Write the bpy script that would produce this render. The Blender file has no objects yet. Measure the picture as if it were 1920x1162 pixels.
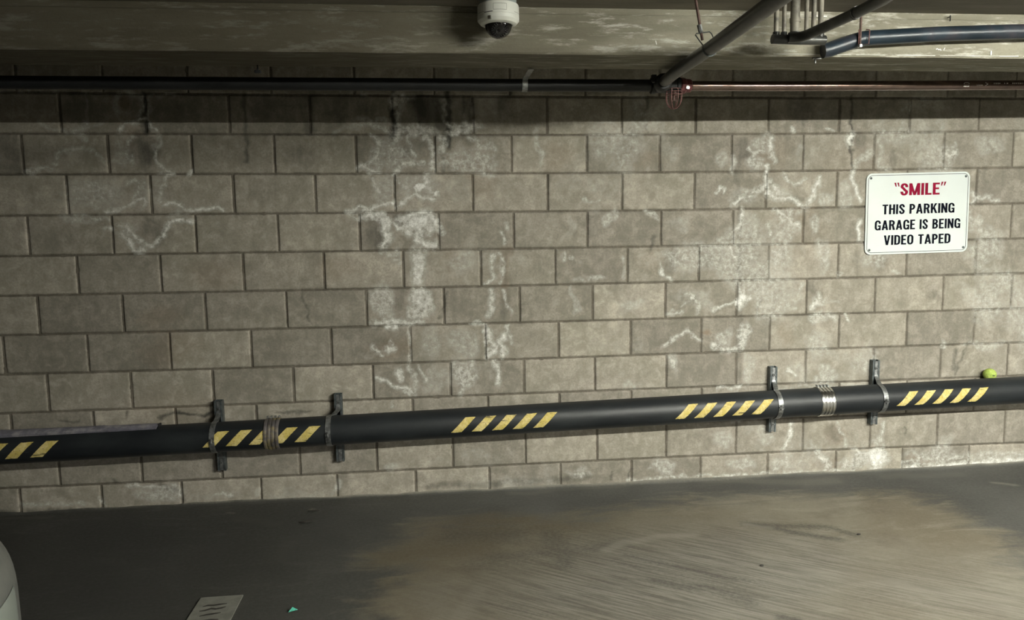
import bpy, bmesh, math
import numpy as np
from mathutils import Vector, Matrix

scene = bpy.context.scene
COL = scene.collection
R = math.radians
# ------------------------------------------------------------------ survey data (metres on the wall / floor)
BED_X = [-0.2, 0.38, 0.96, 1.54, 2.12, 2.7, 3.28, 3.86, 4.44, 5.02, 5.6]
BED = {0: [2.1386, 2.1351, 2.1314, 2.1285, 2.1262, 2.1247, 2.1239, 2.1238, 2.1238, 2.1238, 2.1238], 1: [1.9395, 1.9369, 1.9338, 1.9308, 1.9285, 1.9273, 1.9276, 1.9299, 1.9346, 1.9421, 1.9474], 2: [1.7401, 1.7376, 1.7345, 1.7315, 1.729, 1.7274, 1.7271, 1.7285, 1.732, 1.7379, 1.7424], 3: [1.5372, 1.5358, 1.5333, 1.5303, 1.5275, 1.5254, 1.5246, 1.5257, 1.5294, 1.5361, 1.54], 4: [1.3356, 1.3352, 1.3339, 1.3322, 1.3303, 1.3289, 1.3282, 1.3287, 1.3308, 1.335, 1.3388], 5: [1.1367, 1.1349, 1.1333, 1.1321, 1.1314, 1.1311, 1.1313, 1.1322, 1.1338, 1.136, 1.1378], 6: [0.9366, 0.9341, 0.9323, 0.931, 0.9303, 0.93, 0.9301, 0.9304, 0.9308, 0.9314, 0.9318], 7: [0.7358, 0.7318, 0.7296, 0.7286, 0.7287, 0.7294, 0.7304, 0.7313, 0.7318, 0.7316, 0.7308], 8: [0.5332, 0.5338, 0.5348, 0.5359, 0.5369, 0.5376, 0.5378, 0.5373, 0.5358, 0.5351, 0.5351], 9: [0.3362, 0.3352, 0.3353, 0.3362, 0.3373, 0.3383, 0.3388, 0.3383, 0.3365, 0.3338, 0.3311], 10: [0.1391, 0.1365, 0.1358, 0.1364, 0.1376, 0.139, 0.1397, 0.1393, 0.1371, 0.1325, 0.1271]}
HEAD = {0: [0.173, 0.579, 0.984, 1.384, 1.799, 2.215, 2.608, 3.01, 3.414, 3.824, 4.229, 4.64, 5.055], 1: [-0.018, 0.387, 0.79, 1.197, 1.608, 2.013, 2.416, 2.819, 3.219, 3.62, 4.027, 4.439, 4.852, 5.271], 2: [0.177, 0.579, 0.984, 1.394, 1.8, 2.207, 2.608, 3.011, 3.414, 3.819, 4.23, 4.643, 5.06], 3: [-0.024, 0.381, 0.787, 1.196, 1.612, 2.023, 2.422, 2.821, 3.228, 3.634, 4.04, 4.453, 4.871, 5.288], 4: [0.197, 0.601, 1.012, 1.421, 1.832, 2.242, 2.645, 3.042, 3.444, 3.844, 4.252, 4.661, 5.081], 5: [-0.008, 0.402, 0.811, 1.221, 1.633, 2.042, 2.448, 2.849, 3.257, 3.664, 4.071, 4.479, 4.893, 5.315], 6: [-0.188, 0.216, 0.623, 1.031, 1.443, 1.857, 2.259, 2.66, 3.061, 3.462, 3.861, 4.271, 4.679, 5.097], 7: [0.007, 0.415, 0.825, 1.238, 1.653, 2.066, 2.467, 2.862, 3.267, 3.669, 4.077, 4.485, 4.898, 5.318], 8: [-0.186, 0.218, 0.628, 1.038, 1.457, 1.86, 2.268, 2.663, 3.066, 3.471, 3.877, 4.282, 4.698, 5.119], 9: [0.027, 0.438, 0.846, 1.25, 1.659, 2.071, 2.471, 2.872, 3.269, 3.677, 4.075, 4.484, 4.898, 5.324], 10: [-0.175, 0.228, 0.632, 1.042, 1.443, 1.864, 2.267, 2.666, 3.07, 3.47, 3.868, 4.279, 4.689, 5.107]}
WHITE_LINES = [(0.0043, 0.6, 0.082, 1.996, 0.103, 1.983, 0.127, 1.965, 0.146, 1.947, 0.163, 1.947),
(0.01, 0.55, 0.181, 1.949, 0.226, 1.952, 0.265, 1.965, 0.292, 1.99),
(0.0029, 0.35, 0.302, 2.12, 0.295, 2.003),
(0.0057, 0.4, 0.291, 1.975, 0.342, 1.98, 0.386, 1.996),
(0.0071, 0.6, 0.466, 2.125, 0.445, 2.081, 0.452, 2.042),
(0.01, 0.6, 0.504, 2.125, 0.559, 2.12, 0.572, 2.082, 0.552, 2.016),
(0.0043, 0.9, 0.461, 1.949, 0.464, 1.993, 0.494, 1.99, 0.532, 1.983, 0.55, 1.99, 0.561, 2.001),
(0.0043, 0.9, 0.584, 2.003, 0.6, 1.964, 0.624, 1.946),
(0.0057, 0.5, 0.6, 2.121, 0.656, 2.126, 0.708, 2.131),
(0.0043, 0.5, 0.595, 2.121, 0.608, 2.056, 0.598, 2.017),
(0.0057, 0.8, -0.01, 1.755, 0.035, 1.75, 0.074, 1.768, 0.123, 1.762),
(0.0057, 0.7, 0.136, 1.796, 0.149, 1.835, 0.181, 1.85, 0.257, 1.855),
(0.0043, 0.6, 0.269, 1.855, 0.319, 1.845, 0.35, 1.818, 0.368, 1.792),
(0.0071, 0.6, 0.262, 1.931, 0.28, 1.9),
(0.0057, 0.7, 0.51, 1.917, 0.486, 1.873, 0.477, 1.82, 0.494, 1.794, 0.506, 1.82),
(0.0043, 0.6, 0.417, 1.802, 0.46, 1.791),
(0.0043, 0.8, 0.64, 1.92, 0.635, 1.88, 0.609, 1.864, 0.616, 1.82, 0.634, 1.78),
(0.0057, 0.9, 0.634, 1.785, 0.664, 1.764, 0.689, 1.748, 0.701, 1.737, 0.657, 1.729),
(0.0043, 0.6, 0.627, 1.753, 0.684, 1.753),
(0.0043, 0.7, 0.786, 1.758, 0.774, 1.742),
(0.0057, 0.7, 0.464, 1.694, 0.5, 1.707, 0.525, 1.688, 0.516, 1.635, 0.494, 1.608),
(0.0057, 0.9, 0.349, 1.557, 0.453, 1.574, 0.506, 1.6, 0.545, 1.61, 0.565, 1.589, 0.543, 1.573),
(0.0071, 0.7, 0.651, 1.727, 0.638, 1.687, 0.615, 1.652, 0.624, 1.62, 0.643, 1.599),
(0.0071, 1, 0.647, 1.585, 0.687, 1.598, 0.713, 1.593),
(0.0043, 0.9, 0.713, 1.593, 0.738, 1.579, 0.75, 1.557),
(0.0043, 1, 0.769, 1.562, 0.828, 1.556, 0.881, 1.564, 0.933, 1.547),
(0.0071, 0.55, 0.198, 1.516, 0.231, 1.513, 0.346, 1.522, 0.371, 1.503),
(0.0043, 0.8, 0.342, 1.458, 0.375, 1.457),
(0.0057, 0.9, 0.413, 1.481, 0.459, 1.475, 0.483, 1.448, 0.501, 1.412, 0.518, 1.393, 0.556, 1.382, 0.604, 1.392),
(0.0064, 1, 0.604, 1.397, 0.625, 1.432, 0.634, 1.464, 0.668, 1.496, 0.721, 1.506, 0.772, 1.498),
(0.0071, 1, 0.417, 1.425, 0.455, 1.421, 0.469, 1.402, 0.482, 1.367, 0.507, 1.345, 0.523, 1.358),
(0.0071, 0.5, 1.507, 1.945, 1.553, 1.963, 1.621, 1.969, 1.675, 1.971),
(0.0086, 0.7, 1.676, 1.99, 1.743, 1.963, 1.783, 1.939),
(0.0086, 0.9, 1.827, 2.03, 1.833, 1.977, 1.814, 1.903),
(0.0071, 0.5, 1.816, 2.124, 1.911, 2.114),
(0.0057, 0.5, 2.067, 2.112, 2.067, 2.004),
(0.0057, 0.4, 1.547, 2.145, 1.622, 2.145, 1.681, 2.14),
(0.0071, 0.5, -0.093, 2.149, 0.055, 2.144, 0.179, 2.15),
(0.0071, 0.8, 1.7, 1.92, 1.721, 1.896, 1.725, 1.841, 1.71, 1.801, 1.682, 1.787),
(0.0086, 0.9, 1.618, 1.747, 1.641, 1.768, 1.673, 1.76, 1.694, 1.741, 1.727, 1.746),
(0.0057, 0.7, 1.793, 1.841, 1.835, 1.857, 1.848, 1.849),
(0.0043, 0.8, 1.87, 1.92, 1.89, 1.868, 1.916, 1.827),
(0.01, 0.8, 1.946, 1.914, 1.987, 1.903, 2.005, 1.84, 1.992, 1.744),
(0.0071, 0.8, 1.804, 1.746, 1.86, 1.786, 1.943, 1.783),
(0.0086, 0.8, 2.043, 1.914, 2.07, 1.895, 2.055, 1.854),
(0.0071, 0.8, 2.182, 1.913, 2.224, 1.908, 2.237, 1.88),
(0.0071, 0.6, 2.307, 1.894, 2.335, 1.853),
(0.0071, 0.7, 2.264, 1.798, 2.291, 1.756),
(0.0043, 0.8, 2.262, 1.726, 2.333, 1.725),
(0.0071, 0.8, 2.114, 1.985, 2.169, 1.949, 2.253, 1.963, 2.225, 1.995),
(0.0057, 0.8, 2.087, 1.995, 2.1, 1.963, 2.127, 1.941),
(0.0057, 0.8, 1.68, 1.73, 1.693, 1.705, 1.713, 1.664, 1.723, 1.637),
(0.0043, 0.7, 1.795, 1.718, 1.843, 1.677, 1.87, 1.663),
(0.0057, 0.9, 1.961, 1.728, 1.968, 1.676, 1.989, 1.634),
(0.0086, 0.9, 1.812, 1.567, 1.868, 1.602, 1.911, 1.621, 1.938, 1.607, 2.007, 1.598),
(0.0043, 1, 1.57, 1.542, 1.62, 1.563, 1.674, 1.554, 1.73, 1.573, 1.785, 1.581),
(0.0043, 0.9, 1.556, 1.537, 1.598, 1.506),
(0.0128, 1, 1.618, 1.514, 1.7, 1.521, 1.741, 1.498, 1.745, 1.443, 1.765, 1.401, 1.731, 1.359),
(0.0043, 1, 1.837, 1.475, 1.822, 1.442, 1.801, 1.47),
(0.0128, 1, 1.829, 1.489, 1.894, 1.519, 1.964, 1.523, 1.996, 1.495, 2.012, 1.467),
(0.01, 1, 1.934, 1.454, 1.909, 1.384, 1.959, 1.35, 2.001, 1.36),
(0.0071, 0.9, 2.032, 1.461, 2.039, 1.41),
(0.0057, 0.9, 2.362, 1.406, 2.375, 1.363),
(0.0043, 0.7, 2.385, 1.462, 2.399, 1.433),
(0.0071, 0.6, 1.721, 1.318, 1.79, 1.308, 1.817, 1.274),
(0.0057, 0.8, 2.311, 1.293, 2.296, 1.222, 2.309, 1.173, 2.26, 1.151),
(0.005, 0.8, 2.34, 1.307, 2.359, 1.264, 2.352, 1.149),
(0.0086, 0.9, 1.667, 0.946, 1.779, 0.948, 1.92, 0.942),
(0.0086, 0.9, 2.294, 1.107, 2.298, 1.021, 2.277, 0.978),
(0.0036, 0.8, 2.371, 1.106, 2.379, 1.033, 2.393, 0.99),
(0.0036, 0.9, 2.19, 0.934, 2.247, 0.927),
(0.0043, 0.9, 1.662, 0.817, 1.695, 0.793, 1.711, 0.769),
(0.0043, 0.7, 1.762, 0.863, 1.769, 0.805),
(0.0036, 0.6, 1.857, 0.932, 1.85, 0.701),
(0.01, 1, 2.276, 0.891, 2.295, 0.832, 2.317, 0.788, 2.273, 0.751),
(0.0043, 0.8, 2.267, 0.92, 2.264, 0.74),
(0.0086, 1, 2.362, 0.874, 2.347, 0.831, 2.364, 0.786, 2.346, 0.758),
(0.005, 1, 1.67, 0.643, 1.726, 0.633, 1.782, 0.607, 1.839, 0.593, 1.858, 0.569),
(0.0043, 0.7, 1.85, 0.701, 1.864, 0.671, 1.876, 0.613, 1.866, 0.554),
(0.0043, 0.8, 1.891, 0.714, 1.912, 0.655, 1.925, 0.634),
(0.0043, 0.8, 1.81, 0.586, 1.843, 0.561),
(0.01, 0.7, 2.194, 0.719, 2.158, 0.632, 2.116, 0.551),
(0.0086, 1, 2.301, 0.715, 2.33, 0.685, 2.335, 0.64, 2.326, 0.608),
(0.0029, 0.7, 1.765, 0.523, 1.764, 0.485),
(0.0043, 0.9, 3.704, 1.847, 3.735, 1.824, 3.78, 1.841, 3.81, 1.847),
(0.0071, 0.8, 3.63, 1.813, 3.634, 1.739),
(0.0071, 0.8, 3.744, 1.819, 3.73, 1.776),
(0.0031, 0.9, 3.537, 1.619, 3.548, 1.648, 3.582, 1.648, 3.588, 1.625),
(0.0086, 0.8, 3.635, 1.537, 3.695, 1.583, 3.755, 1.611, 3.815, 1.64),
(0.0086, 1, 3.818, 1.761, 3.817, 1.703, 3.831, 1.631),
(0.0043, 0.5, 2.81, 1.592, 2.848, 1.569, 2.891, 1.583),
(0.0071, 0.8, 3.15, 1.514, 3.186, 1.494, 3.216, 1.479),
(0.0071, 0.9, 3.69, 1.516, 3.682, 1.473, 3.668, 1.429, 3.641, 1.403),
(0.0043, 1, 3.612, 1.322, 3.631, 1.292, 3.65, 1.263),
(0.0043, 0.8, 2.692, 1.303, 2.692, 1.266),
(0.005, 0.9, 3.242, 1.218, 3.233, 1.189, 3.263, 1.159, 3.3, 1.14),
(0.0043, 0.5, 3.015, 1.28, 3.03, 1.178),
(0.0043, 0.8, 3.376, 1.068, 3.416, 1.037, 3.441, 1.007, 3.432, 0.963),
(0.0057, 0.7, 3.271, 0.967, 3.356, 0.959),
(0.0036, 0.6, 3.386, 1.032, 3.356, 0.994),
(0.0029, 0.9, 3.53, 0.99, 3.539, 0.975, 3.554, 0.989, 3.576, 0.983, 3.63, 1.011),
(0.0057, 0.9, 3.681, 1.076, 3.707, 1.03, 3.738, 1.029),
(0.005, 0.8, 3.237, 0.774, 3.297, 0.817, 3.358, 0.845, 3.388, 0.865, 3.419, 0.829, 3.456, 0.812),
(0.0064, 0.9, 3.527, 0.78, 3.558, 0.749, 3.636, 0.747, 3.697, 0.766),
(0.0086, 0.8, 3.292, 0.712, 3.305, 0.652),
(0.0086, 0.5, 3.026, 0.556, 3.056, 0.585, 3.087, 0.554),
(0.0043, 0.8, 3.553, 0.537, 3.577, 0.545, 3.64, 0.524, 3.702, 0.531),
(0.0086, 0.9, 3.845, 1.898, 3.841, 1.818, 3.857, 1.789),
(0.01, 1, 4.298, 1.932, 4.284, 1.889, 4.3, 1.86),
(0.0114, 0.7, 4.32, 1.752, 4.365, 1.793, 4.417, 1.83),
(0.0128, 0.5, 4.454, 1.903, 4.488, 1.844, 4.476, 1.757, 4.525, 1.733),
(0.0086, 0.6, 4.742, 1.814, 4.805, 1.834, 4.845, 1.858),
(0.01, 0.9, 4.869, 1.828, 4.902, 1.799, 4.923, 1.828),
(0.0043, 0.8, 3.92, 1.717, 3.946, 1.673, 3.983, 1.644, 4.029, 1.673, 4.038, 1.687),
(0.0114, 1, 3.831, 1.616, 3.878, 1.593, 3.924, 1.581),
(0.0086, 0.9, 3.924, 1.581, 3.97, 1.586, 4.017, 1.545, 4.049, 1.533),
(0.0086, 0.8, 3.845, 1.674, 3.892, 1.63, 3.908, 1.587),
(0.0071, 1, 4.13, 1.701, 4.107, 1.643, 4.093, 1.599, 4.063, 1.579),
(0.0057, 0.7, 4.018, 1.533, 4.093, 1.585),
(0.0071, 1, 4.315, 1.729, 4.33, 1.656, 4.352, 1.582, 4.378, 1.558),
(0.0086, 1, 5.033, 1.59, 5.06, 1.575, 5.046, 1.545),
(0.0071, 0.7, 5.077, 1.569, 5.125, 1.574, 5.191, 1.558),
(0.0114, 0.8, 3.88, 1.514, 3.927, 1.484, 3.974, 1.454, 4.021, 1.424),
(0.0086, 1, 4.379, 1.464, 4.359, 1.405, 4.374, 1.345),
(0.0071, 0.6, 5.033, 1.485, 5.045, 1.395),
(0.0157, 0.6, 4.133, 1.334, 4.144, 1.274, 4.162, 1.214, 4.169, 1.184),
(0.0057, 0.7, 4.046, 1.112, 4.023, 1.068, 4.002, 1.023),
(0.0086, 0.9, 4.104, 0.969, 4.128, 0.999, 4.139, 1.044),
(0.0071, 0.6, 3.879, 0.966, 3.94, 0.995, 4.004, 0.969),
(0.0128, 0.7, 4.1, 0.9, 4.179, 0.913, 4.242, 0.911),
(0.0029, 0.9, 4.315, 0.924, 4.329, 0.894),
(0.0071, 1, 4.005, 0.303, 3.994, 0.241, 3.973, 0.194, 3.964, 0.17),
(0.0057, 0.6, 4.281, 0.291, 4.333, 0.21, 4.351, 0.146),
(0.0071, 0.6, 4.558, 0.28, 4.545, 0.201, 4.581, 0.135),
(0.0071, 0.7, 3.981, 0.115, 3.999, 0.067, 3.968, 0.037),
(0.0114, 0.9, 4.174, 0.122, 4.208, 0.073, 4.226, 0.031),
(0.0057, 0.8, 4.384, 0.135, 4.435, 0.094, 4.516, 0.106),
(0.0057, 0.7, 4.701, 0.04, 4.783, 0.059, 4.916, 0.062, 5.05, 0.066, 5.457, 0.07),
(0.0128, 1, 4.702, 0.001, 4.919, 0.01, 5.12, 0.02, 5.46, 0.03),
(0.005, 0.7, 3.058, 0.019, 3.243, 0.022, 3.872, 0.013, 4.389, 0.01),
(0.0043, 1, 0.289, -0.011, 0.518, -0.008, 0.791, -0.009),
(0.0057, 0.6, -0.17, 0.043, -0.013, 0.035, 0.146, 0.038),
(0.0057, 0.8, 0.365, 0.119, 0.458, 0.106, 0.608, 0.118, 0.627, 0.082, 0.608, 0.039),
(0.0057, 0.4, 1.634, -0.009, 1.922, -0.009, 2.393, -0.003),
(0.0043, 0.5, 3.86, 0.495, 3.986, 0.515, 4.176, 0.523, 4.498, 0.53),
(0.0057, 0.6, 4.067, 0.456, 4.176, 0.523),
(0.0043, 0.5, 1.015, 0.033, 1.023, 0.077),
(0.0057, 0.7, 5.093, 0.08, 5.102, 0.041),
(0.0071, 0.7, 3.836, 1.442, 3.843, 1.383),
(0.0057, 0.8, 2.377, 0.917, 2.399, 0.829)]
WHITE_PATCHES = [(0.44, 1.873, 0.051, 0.086, 0.4),
(0.316, 1.637, 0.157, 0.091, 0.5),
(0.529, 1.675, 0.043, 0.071, 0.4),
(0.622, 1.674, 0.034, 0.071, 0.35),
(0.231, 1.513, 0.1, 0.023, 0.4),
(0.457, 1.443, 0.046, 0.029, 0.5),
(0.722, 1.525, 0.071, 0.023, 0.4),
(1.716, 1.977, 0.114, 0.029, 0.5),
(1.842, 2.098, 0.057, 0.051, 0.7),
(1.92, 1.963, 0.1, 0.034, 0.7),
(2.155, 1.968, 0.108, 0.029, 0.8),
(2.338, 2.058, 0.04, 0.057, 0.3),
(1.71, 1.801, 0.034, 0.057, 0.5),
(1.82, 1.827, 0.114, 0.08, 0.45),
(2.166, 1.798, 0.171, 0.08, 0.5),
(2.264, 1.812, 0.086, 0.08, 0.4),
(1.76, 1.664, 0.057, 0.086, 0.4),
(1.916, 1.629, 0.017, 0.034, 1),
(1.999, 1.606, 0.017, 0.011, 0.9),
(1.745, 1.623, 0.051, 0.071, 0.35),
(1.911, 1.649, 0.114, 0.057, 0.4),
(2.12, 1.633, 0.086, 0.086, 0.25),
(1.92, 1.468, 0.068, 0.051, 0.95),
(1.734, 1.471, 0.04, 0.046, 0.9),
(1.877, 1.413, 0.034, 0.046, 0.8),
(1.935, 1.496, 0.051, 0.029, 0.9),
(1.752, 1.401, 0.029, 0.04, 0.7),
(1.975, 1.411, 0.029, 0.04, 0.8),
(1.686, 1.505, 0.057, 0.017, 0.9),
(1.804, 1.297, 0.034, 0.034, 0.55),
(1.928, 1.229, 0.057, 0.097, 0.85),
(2.14, 1.253, 0.091, 0.08, 0.4),
(1.943, 1.073, 0.051, 0.097, 0.8),
(1.713, 1.064, 0.063, 0.086, 0.6),
(1.779, 0.963, 0.063, 0.026, 0.9),
(1.906, 0.974, 0.034, 0.04, 0.7),
(1.741, 0.806, 0.037, 0.037, 0.8),
(1.661, 0.78, 0.057, 0.029, 0.3),
(1.973, 0.813, 0.08, 0.103, 0.4),
(2.139, 0.823, 0.097, 0.08, 0.42),
(2.303, 0.803, 0.034, 0.057, 0.6),
(1.784, 0.651, 0.04, 0.034, 0.8),
(2.135, 0.647, 0.068, 0.086, 0.62),
(1.997, 0.623, 0.086, 0.071, 0.35),
(2.567, 1.866, 0.02, 0.091, 0.45),
(2.834, 1.823, 0.071, 0.071, 0.2),
(3.555, 1.791, 0.051, 0.063, 0.45),
(3.767, 1.761, 0.063, 0.04, 0.6),
(3.809, 1.876, 0.046, 0.057, 0.5),
(3.695, 1.589, 0.086, 0.057, 0.5),
(2.732, 1.669, 0.071, 0.057, 0.25),
(2.964, 1.653, 0.114, 0.086, 0.22),
(2.95, 1.468, 0.034, 0.057, 0.5),
(2.745, 1.442, 0.029, 0.057, 0.3),
(3.744, 1.428, 0.071, 0.071, 0.45),
(3.321, 1.434, 0.071, 0.063, 0.3),
(2.759, 1.27, 0.029, 0.023, 0.5),
(2.847, 1.167, 0.091, 0.023, 0.5),
(3.353, 1.23, 0.043, 0.034, 0.4),
(2.743, 1.053, 0.023, 0.08, 0.4),
(3.055, 1.002, 0.08, 0.046, 0.45),
(3.391, 1.061, 0.017, 0.017, 0.8),
(3.701, 1.015, 0.04, 0.051, 0.95),
(3.416, 1.037, 0.114, 0.071, 0.3),
(3.603, 0.808, 0.051, 0.057, 0.5),
(3.711, 0.82, 0.029, 0.086, 0.75),
(3.329, 0.681, 0.029, 0.063, 0.4),
(3.731, 0.637, 0.034, 0.086, 0.5),
(3.116, 0.793, 0.057, 0.057, 0.25),
(3.944, 1.955, 0.023, 0.023, 0.6),
(4.173, 1.952, 0.026, 0.02, 0.6),
(4.008, 1.832, 0.034, 0.068, 0.35),
(4.691, 1.873, 0.091, 0.057, 0.35),
(4.901, 1.828, 0.023, 0.051, 0.5),
(5.139, 1.871, 0.114, 0.063, 0.4),
(4.155, 1.584, 0.063, 0.04, 0.5),
(4.295, 1.597, 0.063, 0.063, 0.45),
(3.892, 1.616, 0.057, 0.046, 0.5),
(3.957, 1.484, 0.074, 0.04, 0.55),
(4.084, 1.409, 0.043, 0.08, 0.5),
(5.068, 1.455, 0.043, 0.034, 0.55),
(5.12, 1.394, 0.08, 0.026, 0.55),
(3.918, 1.255, 0.017, 0.014, 0.8),
(3.901, 1.293, 0.046, 0.034, 0.35),
(4.265, 1.152, 0.034, 0.017, 0.6),
(4.598, 1.167, 0.04, 0.017, 0.5),
(4.151, 1.259, 0.034, 0.08, 0.5),
(4.16, 0.989, 0.08, 0.026, 0.6),
(3.971, 1.024, 0.071, 0.063, 0.35),
(4.163, 0.907, 0.068, 0.029, 0.6),
(4.912, 0.754, 0.023, 0.029, 0.55),
(5.178, 0.73, 0.171, 0.023, 0.4),
(3.999, 0.604, 0.014, 0.02, 0.8),
(4.191, 0.566, 0.08, 0.046, 0.5),
(4.43, 0.614, 0.029, 0.057, 0.3),
(4.513, 0.186, 0.034, 0.057, 0.5),
(3.583, 0.243, 0.063, 0.063, 0.42),
(3.835, 0.232, 0.063, 0.063, 0.4),
(4.387, 0.065, 0.114, 0.057, 0.6),
(4.518, 0.068, 0.086, 0.051, 0.95),
(3.934, 0.077, 0.063, 0.046, 0.5),
(2.769, 0.095, 0.08, 0.04, 0.5),
(3.243, 0.072, 0.074, 0.04, 0.5),
(3.712, 0.081, 0.086, 0.034, 0.5),
(0.525, 0.088, 0.128, 0.051, 0.55),
(0.214, 0.06, 0.017, 0.029, 0.7),
(0.836, 0.048, 0.051, 0.017, 0.65),
(0.795, 0.05, 0.171, 0.029, 0.25),
(1.238, 0.036, 0.171, 0.023, 0.3),
(1.74, 0.175, 0.057, 0.034, 0.4),
(2.219, 0.182, 0.171, 0.057, 0.25),
(4.882, 0.074, 0.228, 0.04, 0.4),
(3.706, 0.362, 0.057, 0.04, 0.4),
(1.437, 0.056, 0.023, 0.034, 0.5),
(1.985, 0.163, 0.086, 0.023, 0.2),
(5.184, 0.076, 0.143, 0.04, 0.5)]
DARK_LINES = [(0.0114, 1, 1.804, 2.164, 1.807, 2.03, 1.799, 1.922),
(0.0086, 1, 2.09, 2.152, 2.087, 2.017, 2.089, 1.881),
(0.0029, 0.8, 1.943, 2.004, 1.942, 1.941),
(0.0043, 0.6, 2.058, 1.826, 2.055, 1.738),
(0.0043, 0.5, 2.09, 1.785, 2.089, 1.744),
(0.01, 0.9, 0.578, 2.133, 0.586, 2.069, 0.573, 1.951),
(0.01, 0.35, 3.66, 1.79, 3.696, 0.547),
(0.0036, 0.8, 4.296, 2.132, 4.309, 1.729),
(0.0143, 0.5, 1.386, 2.123, 1.379, 1.963),
(0.0071, 0.6, 1.062, 2.122, 1.06, 1.937, 1.061, 1.804),
(0.0043, 0.8, 3.143, 2.129, 3.144, 2.059),
(0.0043, 0.85, 0.55, 0.476, 0.604, 0.491, 0.672, 0.5, 0.752, 0.488, 0.825, 0.488),
(0.0036, 0.7, 0.385, 0.52, 0.383, 0.491),
(0.0043, 0.6, 1.148, 0.489, 1.259, 0.485, 1.314, 0.488),
(0.0057, 0.6, -0.277, 0.009, 0.196, -0.006, 0.791, -0.014),
(0.0043, 0.6, 1.181, 0.0, 1.634, -0.006),
(0.01, 0.45, 1.924, 0.04, 2.394, 0.037, 2.814, 0.044),
(0.0057, 0.7, 2.214, 2.112, 2.203, 2.004),
(0.0043, 0.7, 2.173, 2.126, 2.168, 2.031),
(0.0043, 0.7, 3.144, 1.962, 3.144, 1.934),
(0.0036, 0.6, 0.061, 0.482, 0.1, 0.475, 0.134, 0.476),
(0.0036, 0.5, 0.293, 0.158, 0.308, 0.142),
(0.0036, 0.7, 2.019, 0.956, 2.05, 1.07, 2.071, 1.113),
(0.0023, 0.5, 1.304, 1.13, 1.325, 1.045, 1.345, 0.946),
(0.0071, 0.5, 4.986, 0.595, 4.988, 0.689),
(0.0043, 0.6, 2.951, 0.04, 2.957, 0.071),
(0.0043, 0.6, 3.058, 0.035, 3.067, 0.087),
(0.0029, 0.6, 4.69, 0.258, 4.699, 0.22),
(0.0036, 0.5, 5.077, 0.749, 4.988, 0.563),
(0.0114, 0.35, 4.886, -0.007, 4.751, 0.025, 4.717, 0.039),
(0.0043, 0.6, 4.389, 0.017, 4.393, 0.074),
(0.0043, 0.5, 5.357, 0.029, 5.325, 0.004),
(0.0057, 0.55, 0.527, 0.131, 0.632, 0.068, 0.656, 0.022),
(0.0057, 0.7, 2.41, 2.167, 2.409, 2.113),
(0.0057, 0.5, 3.172, 1.306, 3.187, 1.393),
(0.0043, 0.5, 3.8, 1.028, 3.786, 0.938)]
DARK_PATCHES = [(0.556, 1.846, 0.063, 0.08, 0.7),
(0.574, 1.46, 0.071, 0.071, 0.5),
(0.5, 2.068, 0.04, 0.04, 0.4),
(0.729, 2.056, 0.171, 0.074, 0.35),
(0.272, 2.055, 0.114, 0.068, 0.45),
(0.029, 1.835, 0.128, 0.086, 0.25),
(1.57, 2.057, 0.143, 0.08, 0.5),
(1.224, 2.056, 0.171, 0.08, 0.4),
(1.986, 2.063, 0.086, 0.08, 1),
(2.199, 2.071, 0.043, 0.074, 0.45),
(2.394, 2.072, 0.046, 0.08, 0.5),
(1.683, 1.416, 0.051, 0.068, 0.6),
(1.932, 1.378, 0.02, 0.014, 0.8),
(1.89, 1.854, 0.046, 0.057, 0.45),
(1.81, 1.484, 0.023, 0.04, 0.8),
(1.825, 1.076, 0.051, 0.074, 0.45),
(2.367, 1.206, 0.023, 0.103, 0.35),
(2.365, 1.034, 0.029, 0.086, 0.5),
(1.662, 0.823, 0.1, 0.08, 0.3),
(1.318, 1.803, 0.086, 0.071, 0.35),
(3.704, 1.833, 0.063, 0.074, 0.55),
(3.094, 2.059, 0.04, 0.086, 0.45),
(3.051, 1.822, 0.071, 0.057, 0.25),
(2.848, 1.823, 0.057, 0.071, 0.2),
(3.08, 1.962, 0.034, 0.023, 0.4),
(4.346, 1.897, 0.046, 0.051, 0.5),
(4.001, 2.061, 0.086, 0.063, 0.5),
(4.538, 1.786, 0.023, 0.04, 0.4),
(4.501, 1.208, 0.051, 0.057, 0.45),
(4.373, 1.225, 0.029, 0.071, 0.3),
(4.11, 1.066, 0.026, 0.071, 0.45),
(4.814, 1.049, 0.04, 0.057, 0.35),
(4.25, 0.245, 0.057, 0.063, 0.4),
(3.985, 1.58, 0.046, 0.034, 0.5),
(3.776, 1.384, 0.071, 0.04, 0.2),
(3.299, 1.24, 0.046, 0.063, 0.4),
(2.995, 1.091, 0.051, 0.04, 0.25),
(2.818, 1.484, 0.057, 0.057, 0.2),
(3.355, 1.039, 0.071, 0.043, 0.25),
(1.553, 0.898, 0.114, 0.063, 0.2),
(3.473, 1.272, 0.034, 0.074, 0.25),
(4.224, 0.072, 0.08, 0.046, 0.35),
(4.986, 0.004, 0.086, 0.017, 0.3),
(1.397, 1.128, 0.114, 0.034, 0.2),
(2.034, 2.098, 0.051, 0.034, 0.5),
(3.409, 1.563, 0.114, 0.04, 0.15),
(3.859, 1.703, 0.034, 0.034, 0.3),
(1.467, 0.114, 0.04, 0.04, 0.4),
(2.534, 1.921, 0.086, 0.029, 0.1),
(1.925, 2.138, 0.171, 0.029, 0.3),
(4.185, 2.061, 0.143, 0.074, 0.2)]
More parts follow.
